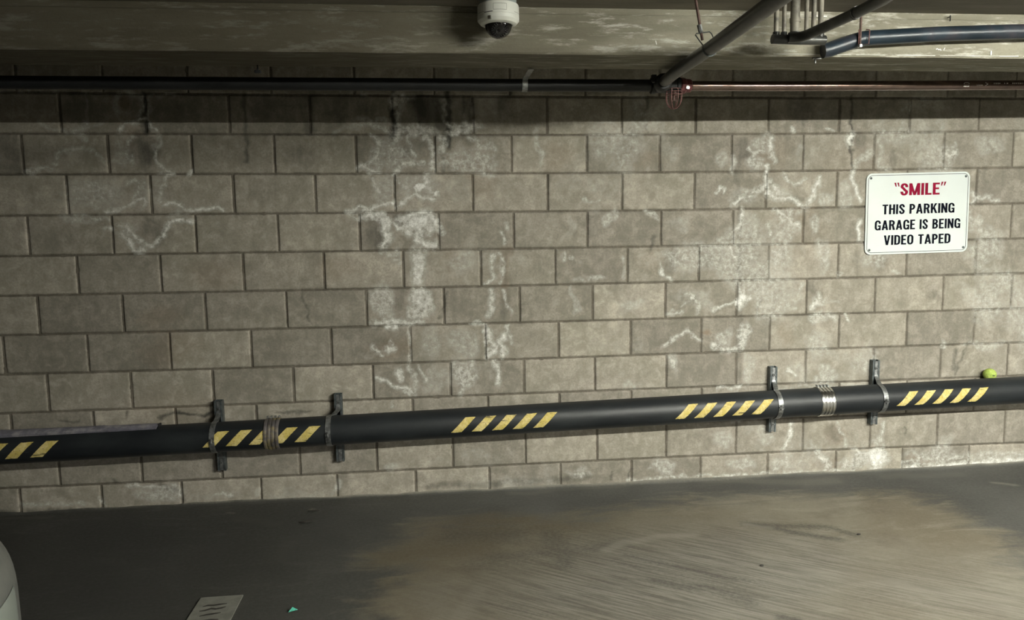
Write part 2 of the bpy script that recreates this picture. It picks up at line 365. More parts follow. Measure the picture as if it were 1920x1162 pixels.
BROWN_PATCHES = [(0.5, 2.068, 0.04, 0.037, 0.8),
(3.516, 0.871, 0.026, 0.014, 1),
(0.584, 1.009, 0.114, 0.063, 0.35),
(0.863, 1.237, 0.143, 0.086, 0.3),
(2.675, 1.823, 0.086, 0.071, 0.35),
(2.166, 1.798, 0.171, 0.071, 0.3),
(2.097, 1.254, 0.04, 0.086, 0.35),
(2.367, 1.178, 0.034, 0.143, 0.5),
(3.11, 1.793, 0.1, 0.063, 0.3),
(3.988, 1.483, 0.114, 0.063, 0.3),
(4.5, 1.223, 0.057, 0.063, 0.35),
(3.856, 1.818, 0.086, 0.086, 0.3),
(4.224, 0.072, 0.086, 0.046, 0.45),
(4.251, 0.229, 0.071, 0.071, 0.35),
(1.746, 0.806, 0.114, 0.08, 0.4),
(0.627, 0.855, 0.171, 0.074, 0.3),
(3.945, 0.843, 0.057, 0.057, 0.3),
(4.289, 1.758, 0.171, 0.114, 0.15),
(3.233, 1.247, 0.114, 0.074, 0.2),
(0.633, 0.515, 0.228, 0.114, 0.2),
(4.023, 1.351, 0.171, 0.114, 0.2),
(1.512, 1.252, 0.114, 0.08, 0.3),
(2.247, 1.659, 0.086, 0.086, 0.3),
(4.799, 0.055, 0.071, 0.02, 0.5),
(0.49, 1.925, 0.086, 0.057, 0.3)]
TAN_POLY = [(1.718, -1.303), (1.725, -0.999), (1.729, -0.574), (1.927, -0.443), (2.112, -0.381), (2.458, -0.415), (2.666, -0.457), (2.851, -0.363), (3.176, -0.311), (3.625, -0.281), (4.09, -0.307), (4.455, -0.398), (4.624, -0.537), (4.563, -0.805), (4.517, -1.121), (4.665, -1.432), (3.85, -2.251), (1.778, -1.998)]
FLOOR_DARK = [(0.05, 0.5, 2.854, -0.774, 2.429, -0.813, 2.235, -0.842),
(0.03, 0.6, 3.467, -0.648, 3.85, -0.739, 3.915, -0.811),
(0.025, 0.7, 3.515, -0.661, 3.647, -0.774, 3.811, -0.857),
(0.1, 0.55, 2.054, -0.587, 2.332, -0.594),
(0.05, 0.5, 2.507, -0.618, 2.525, -0.959),
(0.03, 0.5, 2.82, -0.904, 3.049, -1.079, 3.27, -1.212),
(0.03, 0.4, 2.738, -0.946, 2.986, -1.128, 3.203, -1.262),
(0.04, 0.55, 2.864, -1.159, 3.057, -1.243, 3.168, -1.344),
(0.02, 0.4, 2.222, -1.262, 2.336, -1.337, 2.487, -1.402),
(0.02, 0.35, 2.122, -1.207, 2.33, -1.382),
(0.05, 0.5, 2.532, -0.622, 2.564, -0.803, 2.525, -0.959),
(0.08, 0.4, 2.138, -0.907, 2.349, -0.883),
(0.02, 0.7, 3.246, -1.474, 3.286, -1.498),
(0.02, 0.5, 3.651, -0.712, 3.766, -0.696),
(0.05, 0.35, 2.726, -0.679, 2.44, -0.546)]
FLOOR_LIGHT = [(0.03, 0.5, 2.742, -0.827, 2.83, -0.771, 3.022, -0.719, 3.173, -0.728),
(0.02, 0.6, 5.039, -0.274, 5.134, -0.314),
(0.02, 0.5, 3.464, -0.654, 3.551, -0.698),
(0.05, 0.35, 3.513, -1.091, 3.84, -1.324, 4.1, -1.565),
(0.04, 0.35, 2.149, -1.101, 2.055, -1.347),
(0.03, 0.4, 3.915, -1.378, 4.19, -1.456),
(0.015, 0.6, 1.328, -0.165, 1.348, -0.175),
(0.01, 0.5, 0.898, -0.141, 0.94, -0.147),
(0.04, 0.22, 1.277, -0.512, 1.269, -0.657, 1.274, -0.739),
(0.022, 0.2, 1.247, -0.974, 1.168, -1.263),
(0.06, 0.4, 3.298, 0.075, 4.002, -0.125, 4.199, -0.109),
(0.03, 0.35, 2.387, -0.065, 3.431, 0.001),
(0.05, 0.3, 4.528, -0.093, 4.958, -0.128),
(0.02, 0.3, -0.249, -0.054, 0.01, -0.054),
(0.04, 0.25, 0.982, -0.21, 1.187, -0.307)]

# ------------------------------------------------------------------ helpers
def tag(o, label=None, cat=None, group=None, kind=None):
    if label: o['label'] = label
    if cat: o['category'] = cat
    if group: o['group'] = group
    if kind: o['kind'] = kind
    return o

def empty(name, loc, label=None, cat=None, group=None):
    o = bpy.data.objects.new(name, None); COL.objects.link(o)
    o.location = loc; o.empty_display_size = .05
    bpy.context.view_layer.update()
    return tag(o, label, cat, group)

def link(name, me, mats, parent=None):
    o = bpy.data.objects.new(name, me); COL.objects.link(o)
    for m in (mats if isinstance(mats, (list, tuple)) else [mats]):
        me.materials.append(m)
    if parent:
        o.parent = parent
        o.matrix_parent_inverse = Matrix.Translation(-world_loc(parent))
    return o

def world_loc(o):
    v = Vector(o.location)
    if o.parent: v = v + world_loc(o.parent) + o.matrix_parent_inverse.translation
    return v

def from_bm(name, bm, mats, parent=None, smooth=40):
    me = bpy.data.meshes.new(name)
    bmesh.ops.recalc_face_normals(bm, faces=bm.faces)
    bm.to_mesh(me); bm.free()
    if smooth:
        me.polygons.foreach_set('use_smooth', [True]*len(me.polygons))
        me.set_sharp_from_angle(angle=R(smooth))
    return link(name, me, mats, parent)

def grid_mesh(name, P, quads, attrs, mats, parent=None, smooth=True):
    me = bpy.data.meshes.new(name)
    n = len(P); q = len(quads)
    me.vertices.add(n); me.vertices.foreach_set('co', np.ascontiguousarray(P, dtype=np.float32).ravel())
    me.loops.add(q*4); me.loops.foreach_set('vertex_index', np.ascontiguousarray(quads, dtype=np.int32).ravel())
    me.polygons.add(q); me.polygons.foreach_set('loop_start', np.arange(0, q*4, 4, dtype=np.int32))
    me.update(calc_edges=True); me.validate()
    for k, v in attrs.items():
        a = me.attributes.new(k, 'FLOAT', 'POINT'); a.data.foreach_set('value', v.astype(np.float32))
    me.polygons.foreach_set('use_smooth', [bool(smooth)]*q)
    return link(name, me, mats, parent)

def box(bm, c, s, bev=0, rot=None, mat=0):
    r = bmesh.ops.create_cube(bm, size=1)
    vs = r['verts']
    bmesh.ops.scale(bm, vec=s, verts=vs)
    fs = list({f for v in vs for f in v.link_faces})
    if bev:
        es = list({e for v in vs for e in v.link_edges})
        b = bmesh.ops.bevel(bm, geom=es, offset=bev, segments=2, affect='EDGES', profile=.6)
        vs = list({v for f in b['faces'] for v in f.verts} | {v for v in vs if v.is_valid})
        fs = list({f for v in vs for f in v.link_faces})
    for f in fs: f.material_index = mat
    M = Matrix.Translation(c)
    if rot: M = M @ rot.to_4x4()
    bmesh.ops.transform(bm, matrix=M, verts=vs)
    return vs

def frame_of(d):
    d = d.normalized()
    a = Vector((0, 0, 1)) if abs(d.z) < .9 else Vector((0, 1, 0))
    u = d.cross(a).normalized(); v = d.cross(u).normalized()
    return u, v

def tube(bm, pts, r, seg=20, caps=True, mat=0, rs=None):
    """swept round bar through pts; rs = optional radius per point"""
    pts = [Vector(p) for p in pts]; rings = []
    n = len(pts); u = None
    for i, p in enumerate(pts):
        d = (pts[min(i+1, n-1)]-pts[max(i-1, 0)])
        if d.length < 1e-7: d = pts[i]-pts[i-2]
        d.normalize()
        if u is None: u, v = frame_of(d)
        else:
            u = (u - d*u.dot(d)).normalized(); v = d.cross(u)
        rr = rs[i] if rs else r
        rings.append([bm.verts.new(p+(u*math.cos(2*math.pi*k/seg)+v*math.sin(2*math.pi*k/seg))*rr) for k in range(seg)])
    for a, b in zip(rings, rings[1:]):
        for k in range(seg):
            f = bm.faces.new((a[k], a[(k+1) % seg], b[(k+1) % seg], b[k])); f.material_index = mat
    if caps:
        for rg in (rings[0], rings[-1]):
            try: f = bm.faces.new(rg); f.material_index = mat
            except ValueError: pass

def lathe(bm, prof, c, axis='Z', seg=48, mat=0):
    """prof = [(radius, height)...]; open ends where the radius is 0 are pinched"""
    rings = []
    for r, h in prof:
        ring = []
        for k in range(seg if r > 1e-6 else 1):
            a = 2*math.pi*k/seg
            p = {'Z': (r*math.cos(a), r*math.sin(a), h), 'X': (h, r*math.cos(a), r*math.sin(a)), 'Y': (r*math.cos(a), h, r*math.sin(a))}[axis]
            ring.append(bm.verts.new(Vector(p)+Vector(c)))
        rings.append(ring)
    for a, b in zip(rings, rings[1:]):
        for k in range(seg):
            k2 = (k+1) % seg
            q = [a[k % len(a)], a[k2 % len(a)], b[k2 % len(b)], b[k % len(b)]]
            q = list(dict.fromkeys(q))
            if len(q) > 2:
                f = bm.faces.new(q); f.material_index = mat

def bez(a, b, c, n=8):
    a, b, c = Vector(a), Vector(b), Vector(c)
    return [a*(1-t)**2+b*2*t*(1-t)+c*t*t for t in [i/n for i in range(n+1)]]

# ------------------------------------------------------------------ materials
class NT:
    def __init__(s, name):
        s.m = bpy.data.materials.new(name); s.m.use_nodes = True
        s.t = s.m.node_tree; s.n = s.t.nodes
        s.b = s.n['Principled BSDF']
    def node(s, ty, **kw):
        x = s.n.new(ty)
        for k, v in kw.items():
            if k.startswith('i_'):
                x.inputs[k[2:].replace('_', ' ')].default_value = v
            else: setattr(x, k, v)
        return x
    def set(s, sock, v):
        if hasattr(v, 'is_linked') or isinstance(v, bpy.types.NodeSocket): s.t.links.new(v, sock)
        elif isinstance(v, (tuple, list)) and len(v) == 3 and sock.type == 'RGBA': sock.default_value = (*v, 1)
        else: sock.default_value = v
    def math(s, op, a, b=0.0, clamp=False):
        x = s.n.new('ShaderNodeMath'); x.operation = op; x.use_clamp = clamp
        s.set(x.inputs[0], a); s.set(x.inputs[1], b); return x.outputs[0]
    def mix(s, f, a, b, mode='MIX'):
        x = s.n.new('ShaderNodeMix'); x.data_type = 'RGBA'; x.blend_type = mode
        s.set(x.inputs[0], f); s.set(x.inputs[6], a); s.set(x.inputs[7], b); return x.outputs[2]
    def noise(s, scale, detail=4, rough=.55, vec=None, stretch=None, dist=0, off=(0, 0, 0)):
        if vec is None: vec = s.node('ShaderNodeTexCoord').outputs['Object']
        mp = s.n.new('ShaderNodeMapping'); s.t.links.new(vec, mp.inputs[0])
        mp.inputs['Scale'].default_value = stretch or (1, 1, 1); mp.inputs['Location'].default_value = off
        x = s.n.new('ShaderNodeTexNoise'); s.t.links.new(mp.outputs[0], x.inputs['Vector'])
        x.inputs['Scale'].default_value = scale; x.inputs['Detail'].default_value = detail
        x.inputs['Roughness'].default_value = rough; x.inputs['Distortion'].default_value = dist
        return x.outputs['Fac']
    def step(s, v, lo, hi, a=0.0, b=1.0):
        x = s.n.new('ShaderNodeMapRange'); x.interpolation_type = 'SMOOTHSTEP'
        s.set(x.inputs[0], v); s.set(x.inputs[1], lo); s.set(x.inputs[2], hi); s.set(x.inputs[3], a); s.set(x.inputs[4], b)
        return x.outputs[0]
    def attr(s, name):
        x = s.n.new('ShaderNodeAttribute'); x.attribute_name = name; return x.outputs['Fac']
    def bump(s, h, dist=.002, st=1, nrm=None):
        x = s.n.new('ShaderNodeBump'); s.set(x.inputs['Height'], h); x.inputs['Distance'].default_value = dist
        x.inputs['Strength'].default_value = st
        if nrm: s.t.links.new(nrm, x.inputs['Normal'])
        s.t.links.new(x.outputs[0], s.b.inputs['Normal']); return x.outputs[0]
    def out(s, **kw):
        for k, v in kw.items(): s.set(s.b.inputs[k.replace('_', ' ')], v)
        return s.m

def plain(name, col, rough=.5, metal=0.0, var=.12, scale=40, bump=0.0, dirt=None, dirt_amt=.5, dscale=12, spec=.5):
    t = NT(name)
    n = t.noise(scale, 4)
    c = t.mix(t.step(n, .3, .7), tuple(x*(1-var) for x in col), tuple(min(1, x*(1+var)) for x in col))
    if dirt:
        c = t.mix(t.math('MULTIPLY', t.step(t.noise(dscale, 6, .65, off=(3, 7, 1)), .45, .7), dirt_amt), c, dirt)
    if bump: t.bump(n, bump)
    return t.out(Base_Color=c, Roughness=t.step(n, .2, .8, rough*.85, min(1, rough*1.15)), Metallic=metal, Specular_IOR_Level=spec)

# block wall -----------------------------------------------------------
def wall_material(name, base_a, base_b, mortar=False):
    t = NT(name)
    eff, dark, brown, tone = t.attr('eff'), t.attr('dark'), t.attr('brown'), t.attr('tone')
    big = t.noise(2.3, 5, .6); med = t.noise(9, 6, .62, off=(5, 0, 3)); fine = t.noise(90, 5, .7, off=(1, 4, 2)); grit = t.noise(330, 3, .7)
    drip = t.noise(9, 6, .6, stretch=(2.2, 1, .5), off=(0, 0, 9))
    c = t.mix(t.step(big, .3, .7), base_a, base_b)
    c = t.mix(t.math('MULTIPLY', t.step(med, .46, .66), .62), c, tuple(x*1.38 for x in base_b))
    c = t.mix(t.math('MULTIPLY', t.step(t.noise(4.5, 6, .65, off=(8, 3, 6), dist=.5), .5, .68), .5), c, tuple(x*.72 for x in base_a))
    c = t.mix(t.math('MULTIPLY', t.step(drip, .5, .72), .38), c, tuple(x*.62 for x in base_a))
    c = t.mix(t.math('MULTIPLY', t.step(fine, .38, .66), .5), c, tuple(x*.72 for x in base_a))
    c = t.mix(t.math('MULTIPLY', t.step(grit, .56, .68), .6), c, tuple(x*.5 for x in base_a))
    m2 = t.noise(17, 7, .72, off=(3, 8, 4), dist=.4)
    c = t.mix(t.math('MULTIPLY', t.step(m2, .5, .66), .42), c, tuple(x*1.42 for x in base_b))
    c = t.mix(t.math('MULTIPLY', t.step(m2, .5, .36), .42), c, tuple(x*.66 for x in base_a))
    sc = t.node('ShaderNodeVectorMath', operation='SCALE'); t.t.links.new(c, sc.inputs[0])
    t.set(sc.inputs['Scale'], t.math('ADD', .82, t.math('MULTIPLY', tone, .36)))
    c = sc.outputs[0]
    c = t.mix(t.math('MULTIPLY', brown, .6), c, (.20, .135, .085))
    # dark damp stains: broken by vertical noise
    dm = t.math('MULTIPLY', dark, t.step(drip, .25, .62, .55, 1.25))
    c = t.mix(t.math('MULTIPLY', t.math('MINIMUM', dm, 1.0), .88), c, (.035, .035, .03))
    # salt bloom
    wn = t.noise(40, 7, .70, off=(2, 2, 2)); wn2 = t.noise(170, 4, .7, off=(9, 2, 5))
    e = t.math('ADD', eff, t.math('MULTIPLY', t.math('SUBTRACT', wn, .5), 1.9))
    e = t.math('ADD', e, t.math('MULTIPLY', t.math('SUBTRACT', wn2, .5), .45))
    veil = t.math('MULTIPLY', t.step(t.math('ADD', eff, t.math('MULTIPLY', t.math('SUBTRACT', med, .5), .5)), .08, .5), .66)
    crust = t.math('MULTIPLY', t.step(e, .44, .90), t.step(eff, .1, .35))
    c = t.mix(t.math('MULTIPLY', veil, t.step(wn, .3, .6)), c, (.44, .432, .392))
    c = t.mix(t.math('MULTIPLY', crust, .88), c, (.58, .575, .535))
    c = t.mix(t.math('MULTIPLY', t.step(e, .82, 1.12), t.step(eff, .3, .6)), c, (.78, .775, .74))
    h = t.math('ADD', t.math('MULTIPLY', fine, .8), t.math('ADD', t.math('MULTIPLY', grit, .35), t.math('MULTIPLY', crust, .7)))
    t.bump(h, .0022 if not mortar else .003, .7)
    return t.out(Base_Color=c, Roughness=.93, Specular_IOR_Level=.25)

M = {}
M['block'] = wall_material('concrete_block_face', (.274, .255, .208), (.330, .300, .257))
M['mortar'] = wall_material('mortar_joint', (.135, .120, .095), (.17, .152, .125), True)

def concrete(name, a, b, streak=(.5, 3, 3), light=(.5, .48, .42), amt=.6, dark=(.05, .045, .035), damt=.5, rough=.9, seed=0, grime_shade=False):
    t = NT(name)
    n1 = t.noise(3.2, 7, .62, stretch=streak, off=(seed, 0, 0)); n2 = t.noise(13, 8, .72, stretch=streak, off=(seed, 3, 1), dist=.12); n3 = t.noise(120, 4, .65)
    n4 = t.noise(1.3, 3, .5, off=(seed, 9, 4))
    c = t.mix(t.step(n1, .32, .68), a, b)
    c = t.mix(t.math('MULTIPLY', t.step(n2, .5, .66), amt), c, light)
    c = t.mix(t.math('MULTIPLY', t.step(n4, .5, .75), damt), c, dark)
    c = t.mix(t.math('MULTIPLY', t.step(n3, .5, .8), .3), c, tuple(x*.7 for x in a))
    if grime_shade: c = t.mix(t.math('MULTIPLY', t.attr('grime_shade'), .72), c, (.058, .048, .030))  # brown grime plus shade painted into the left stretch of the beam
    t.bump(t.math('ADD', n3, t.math('MULTIPLY', n2, .6)), .0025, .6)
    return t.out(Base_Color=c, Roughness=rough, Specular_IOR_Level=.3)
M['beam'] = concrete('board_marked_concrete', (.175, .165, .125), (.275, .26, .205), light=(.50, .485, .43), amt=.9, dark=(.10, .085, .055), damt=.5, seed=2, grime_shade=True)
M['slab'] = concrete('slab_soffit_concrete', (.17, .155, .125), (.23, .21, .175), light=(.3, .29, .25), amt=.3, dark=(.07, .06, .05), damt=.4, seed=6)
M['room'] = plain('grey_room_concrete', (.24, .23, .2), .9, var=.15, scale=3)

def floor_material():
    t = NT('oil_stained_garage_floor')
    tan, dk, lt = t.attr('tan'), t.attr('fdark'), t.attr('flight')
    n1 = t.noise(1.7, 6, .6, dist=.4); n2 = t.noise(7, 7, .68, stretch=(.5, 1.6, 1), off=(4, 4, 0), dist=.8); n3 = t.noise(60, 5, .7); g = t.noise(260, 3, .7)
    # broom / tyre scuffs running obliquely
    tc = t.node('ShaderNodeTexCoord'); mp = t.node('ShaderNodeMapping'); t.t.links.new(tc.outputs['Object'], mp.inputs[0])
    mp.inputs['Rotation'].default_value = (0, 0, R(-STREAK)); 
    sw = t.noise(34, 6, .72, vec=mp.outputs[0], stretch=(.10, 2.2, 1), dist=.5)
    tt = t.step(t.math('ADD', tan, t.math('MULTIPLY', t.math('SUBTRACT', n2, .5), 1.3)), .25, .8)
    dark_c = t.mix(t.step(n1, .3, .7), (.072, .072, .067), (.105, .104, .096))
    dark_c = t.mix(t.math('MULTIPLY', t.attr('oil'), .8), dark_c, (.034, .034, .030))
    dark_c = t.mix(t.math('MULTIPLY', t.step(n2, .5, .75), .35), dark_c, (.12, .118, .108))
    tan_c = t.mix(t.step(n1, .35, .65), (.155, .135, .098), (.205, .188, .145))
    tan_c = t.mix(t.math('MULTIPLY', t.step(n2, .48, .7), .5), tan_c, (.27, .255, .205))
    tan_c = t.mix(t.math('MULTIPLY', t.step(t.noise(2.6, 5, .6, off=(7, 1, 0)), .5, .68), .6), tan_c, (.12, .10, .075))
    grey = t.attr('scuff')
    tan_c = t.mix(t.math('MULTIPLY', t.attr('oil2'), t.math('MULTIPLY', t.step(n2, .3, .6, .5, 1.0), .75)), tan_c, (.085, .070, .045))
    tan_c = t.mix(t.math('MULTIPLY', grey, .6), tan_c, t.mix(t.step(sw, .38, .62), (.085, .083, .077), (.26, .252, .225)))
    c = t.mix(tt, dark_c, tan_c)
    c = t.mix(t.math('MULTIPLY', t.step(t.math('ADD', dk, t.math('MULTIPLY', t.math('SUBTRACT', n3, .5), .7)), .2, .8), .75), c, (.05, .048, .043))
    c = t.mix(t.math('MULTIPLY', t.step(t.math('ADD', lt, t.math('MULTIPLY', t.math('SUBTRACT', n3, .5), .7)), .15, .9), .7), c, (.30, .285, .24))
    c = t.mix(t.math('MULTIPLY', t.step(g, .5, .75), .28), c, (.06, .056, .05))
    t.bump(t.math('ADD', n3, t.math('MULTIPLY', g, .5)), .0015, .5)
    return t.out(Base_Color=c, Roughness=t.step(n3, .3, .7, .62, .85), Specular_IOR_Level=.35)
STREAK = -36
M['floor'] = floor_material()

# painted steel / plastic
def guard_material():
    t = NT('black_pipe_with_yellow_slashes')
    uv = t.node('ShaderNodeUVMap'); uv.uv_map = 'pipe'
    sx = t.node('ShaderNodeSeparateXYZ'); t.t.links.new(uv.outputs[0], sx.inputs[0])
    x, a = sx.outputs[0], sx.outputs[1]          # metres along the pipe, degrees above the front line
    nz = t.noise(34, 6, .7); nz2 = t.noise(120, 4, .7, off=(4, 2, 2))
    LO, HI = -25.0, 35.0
    tt = t.math('DIVIDE', t.math('SUBTRACT', a, LO), HI-LO)
    xs_ = t.math('SUBTRACT', x, t.math('MULTIPLY', tt, .078))
    rag = t.math('MULTIPLY', t.math('SUBTRACT', nz2, .5), .006)
    xs_ = t.math('ADD', xs_, rag)
    inband = t.math('MULTIPLY', t.math('GREATER_THAN', t.math('ADD', tt, t.math('MULTIPLY', t.math('SUBTRACT', nz, .5), .12)), 0.0),
                    t.math('LESS_THAN', t.math('ADD', tt, t.math('MULTIPLY', t.math('SUBTRACT', nz, .5), .12)), 1.0))
    m = None
    for x0, sp in STRIPES:
        rel = t.math('DIVIDE', t.math('SUBTRACT', xs_, x0), sp)
        g = t.math('MULTIPLY', t.math('GREATER_THAN', rel, 0.0), t.math('LESS_THAN', rel, 4.8))
        g = t.math('MULTIPLY', g, t.math('LESS_THAN', t.math('FRACT', rel), .495))
        m = g if m is None else t.math('MAXIMUM', m, g)
    m = t.math('MULTIPLY', m, inband)
    crack = t.noise(14, 3, .6, stretch=(.5, 1, 5), off=(6, 0, 2))
    worn = t.math('SUBTRACT', 1.0, t.math('MULTIPLY', t.step(crack, .62, .66), .75))
    flake = t.math('SUBTRACT', 1.0, t.math('MULTIPLY', t.step(nz2, .64, .70), .8))
    m = t.math('MULTIPLY', m, t.math('MULTIPLY', worn, flake))
    yel = t.mix(t.step(nz, .35, .7), (.50, .40, .10), (.66, .56, .26))
    yel = t.mix(t.math('MULTIPLY', t.step(nz2, .5, .64), .55), yel, (.33, .22, .07))
    blk = t.mix(t.step(t.noise(5, 5, .6, stretch=(.5, 1, 1)), .35, .75), (.009, .011, .013), (.022, .026, .028))
    blk = t.mix(t.math('MULTIPLY', t.step(t.noise(20, 6, .75, stretch=(.3, 1, 1.5), off=(2, 6, 6)), .66, .74), .3), blk, (.16, .17, .17))
    c = t.mix(m, blk, yel)
    t.bump(t.math('ADD', t.math('MULTIPLY', nz2, .3), t.math('MULTIPLY', m, .5)), .0012, .5)
    return t.out(Base_Color=c, Roughness=t.step(m, 0.0, 1.0, .48, .7), Specular_IOR_Level=.4)
STRIPES = [(-.474, .117), (.812, .113), (2.060, .1075), (3.256, .1055), (4.512, .1045)]
M['guard'] = guard_material()
M['steel'] = plain('dull_galvanised_steel', (.30, .31, .31), .42, .85, var=.3, scale=60, dirt=(.05, .055, .055), dirt_amt=.6, dscale=25)
M['strut'] = plain('dark_zinc_strut', (.10, .115, .12), .5, .7, var=.35, scale=50, dirt=(.25, .26, .25), dirt_amt=.35, dscale=30)
M['bright'] = plain('bright_stainless_band', (.72, .72, .70), .22, 1.0, var=.06, scale=30)
M['dirtyband'] = plain('grimy_stainless_band', (.17, .155, .155), .5, .6, var=.3, scale=25, dirt=(.55, .45, .14), dirt_amt=.5, dscale=18)
M['hole'] = plain('dark_hole', (.01, .01, .01), .8)
M['slate'] = plain('dusty_violet_grey_strip', (.155, .15, .185), .75, 0, var=.25, scale=30, dirt=(.42, .40, .40), dirt_amt=.6, dscale=16)
M['black'] = plain('black_painted_pipe', (.008, .009, .010), .6, 0, var=.3, scale=12, dirt=(.03, .03, .028), dirt_amt=.3)
M['pipe'] = plain('dark_grey_steel_pipe', (.045, .048, .047), .38, .3, var=.3, scale=14, dirt=(.12, .115, .10), dirt_amt=.5, dscale=8)
M['bluepipe'] = plain('blue_black_pipe', (.014, .025, .036), .36, .1, var=.25, scale=10, dirt=(.10, .07, .075), dirt_amt=.5, dscale=5)
M['brownpipe'] = plain('brown_copper_pipe', (.17, .12, .10), .2, .75, var=.25, scale=20, dirt=(.06, .06, .055), dirt_amt=.3)
M['red'] = plain('oxblood_fitting', (.11, .028, .03), .4, .2, var=.25, scale=40, dirt=(.09, .05, .05), dirt_amt=.5, dscale=30)
M['wire'] = plain('reddish_cage_wire', (.17, .075, .07), .5, .3, var=.15)
M['rust'] = plain('rusty_threaded_rod', (.11, .065, .055), .6, .4, var=.3, scale=80)
M['mottle'] = plain('mottled_insulated_pipe', (.21, .195, .16), .6, .1, var=.25, scale=20, dirt=(.05, .048, .04), dirt_amt=.9, dscale=22)
M['whitepaint'] = plain('white_paint_mark', (.80, .80, .77), .6, 0, var=.04)
M['cam'] = plain('white_camera_plastic', (.70, .71, .66), .4, 0, var=.03, scale=10)
M['camgrey'] = plain('grey_camera_mount', (.30, .34, .34), .5, 0, var=.05)
M['lens'] = plain('black_lens_block', (.012, .012, .013), .25, 0, var=.1)
M['led'] = plain('pale_infrared_diode', (.45, .45, .43), .25, 0, var=.05)
M['seam'] = plain('shadow_seam', (.22, .22, .2), .6, 0, var=.05)
M['logo'] = plain('dark_grey_print', (.05, .05, .05), .6, 0, var=.05)
M['signwhite'] = plain('white_sign_enamel', (.64, .69, .68), .38, 0, var=.02, scale=6, dirt=(.66, .69, .66), dirt_amt=.4, dscale=3)
M['ink'] = plain('black_sign_ink', (.004, .005, .010), .8, 0, var=.1, spec=.05)
M['crimson'] = plain('crimson_sign_ink', (.23, .008, .032), .8, 0, var=.12, scale=20, spec=.08)
t = NT('clear_dome'); M['dome'] = t.out(Base_Color=(.9, .9, .9), Roughness=.03, Transmission_Weight=1.0, IOR=1.3)
t = NT('fuzzy_yellow_green'); n = t.noise(55, 6, .7); t.bump(n, .002, .8)
c_ = t.mix(t.step(n, .3, .7), (.25, .36, .05), (.46, .56, .14)); M['ball'] = t.out(Base_Color=c_, Roughness=.8)
M['ballmark'] = plain('dark_smudge', (.07, .10, .03), .8)
M['floorpaint'] = plain('worn_stall_paint', (.19, .19, .165), .8, 0, var=.14, scale=30, dirt=(.12, .12, .10), dirt_amt=.6, dscale=16)
M['stencil'] = plain('black_stencil_paint', (.035, .032, .028), .75, 0, var=.3, scale=40)
M['foil'] = plain('green_foil', (.03, .25, .18), .25, .5, var=.3, scale=60)
M['foilpale'] = plain('pale_foil_side', (.45, .62, .5), .35, .3, var=.2, scale=60)
M['carpaint'] = plain('silver_grey_car_paint', (.155, .16, .15), .35, 0, var=.02)
M['carglass'] = plain('dark_car_glass', (.02, .022, .025), .05, 0, var=.05)
M['rubber'] = plain('tyre_rubber', (.02, .02, .02), .85)
M['alloy'] = plain('alloy_wheel', (.5, .5, .5), .3, .9)
t = NT('headlamp_lens'); M['lamp'] = t.out(Base_Color=(.30, .33, .30), Roughness=.12, Specular_IOR_Level=.6)
M['trimblack'] = plain('black_car_trim', (.02, .02, .02), .5)
M['fixture'] = plain('white_lamp_housing', (.7, .7, .68), .4)
def emitter(name, col, s):
    t = NT(name); t.out(Base_Color=(.8, .8, .8)); t.b.inputs['Emission Color'].default_value = (*col, 1); t.b.inputs['Emission Strength'].default_value = s; return t.m
M['tube'] = emitter('lit_fluorescent_tube', (1, .995, .88), 700)
M['tubefill'] = emitter('fill_light_tube', (1, .98, .9), 420)

# ------------------------------------------------------------------ numpy noise + stain fields
rng = np.random.RandomState(7)
LAT = rng.rand(256, 256)
def vnoise(x, y):
    xi = np.floor(x).astype(int); yi = np.floor(y).astype(int); fx = x-xi; fy = y-yi
    fx = fx*fx*(3-2*fx); fy = fy*fy*(3-2*fy); xi &= 255; yi &= 255; x1 = (xi+1) & 255; y1 = (yi+1) & 255
    return (LAT[xi, yi]*(1-fx)+LAT[x1, yi]*fx)*(1-fy)+(LAT[xi, y1]*(1-fx)+LAT[x1, y1]*fx)*fy
def fbm(x, y, o=4, s=0.0):
    r = 0; a = .5
    for i in range(o):
        r = r+a*(vnoise(x*2**i+s+17.3*i, y*2**i+s*1.7+9.1*i)-.5); a *= .5
    return r
def line_field(X, Z, lines, soft=.8, tight=0.0, halo=0.0, core=.5):
    out = np.zeros_like(X)
    for L in lines:
        w, inten = L[0]+tight, L[1]; p = np.array(L[2:]).reshape(-1, 2); w2 = w*(1+soft)+.004+halo
        s = (X > p[:, 0].min()-w2) & (X < p[:, 0].max()+w2) & (Z > p[:, 1].min()-w2) & (Z < p[:, 1].max()+w2)
        ix = np.nonzero(s)[0]
        if not len(ix): continue
        x, z = X[ix], Z[ix]; d = np.full(len(ix), 9.)
        for a, b in zip(p[:-1], p[1:]):
            v = b-a; L2 = max(v@v, 1e-9); tt = np.clip(((x-a[0])*v[0]+(z-a[1])*v[1])/L2, 0, 1)
            d = np.minimum(d, np.hypot(x-a[0]-tt*v[0], z-a[1]-tt*v[1]))
        m = inten*np.clip((w2-d)/(w2-w*core+1e-6), 0, 1)
        out[ix] = np.maximum(out[ix], m)
    return out
def blob_field(X, Z, blobs):
    out = np.zeros_like(X)
    for cx, cz, rx, rz, inten in blobs:
        s = (abs(X-cx) < rx*1.6) & (abs(Z-cz) < rz*1.6); ix = np.nonzero(s)[0]
        if not len(ix): continue
        r = np.hypot((X[ix]-cx)/rx, (Z[ix]-cz)/rz)
        m = inten*np.clip((1.35-r)/.75, 0, 1); m = np.minimum(m, inten)
        out[ix] = np.maximum(out[ix], m)
    return out
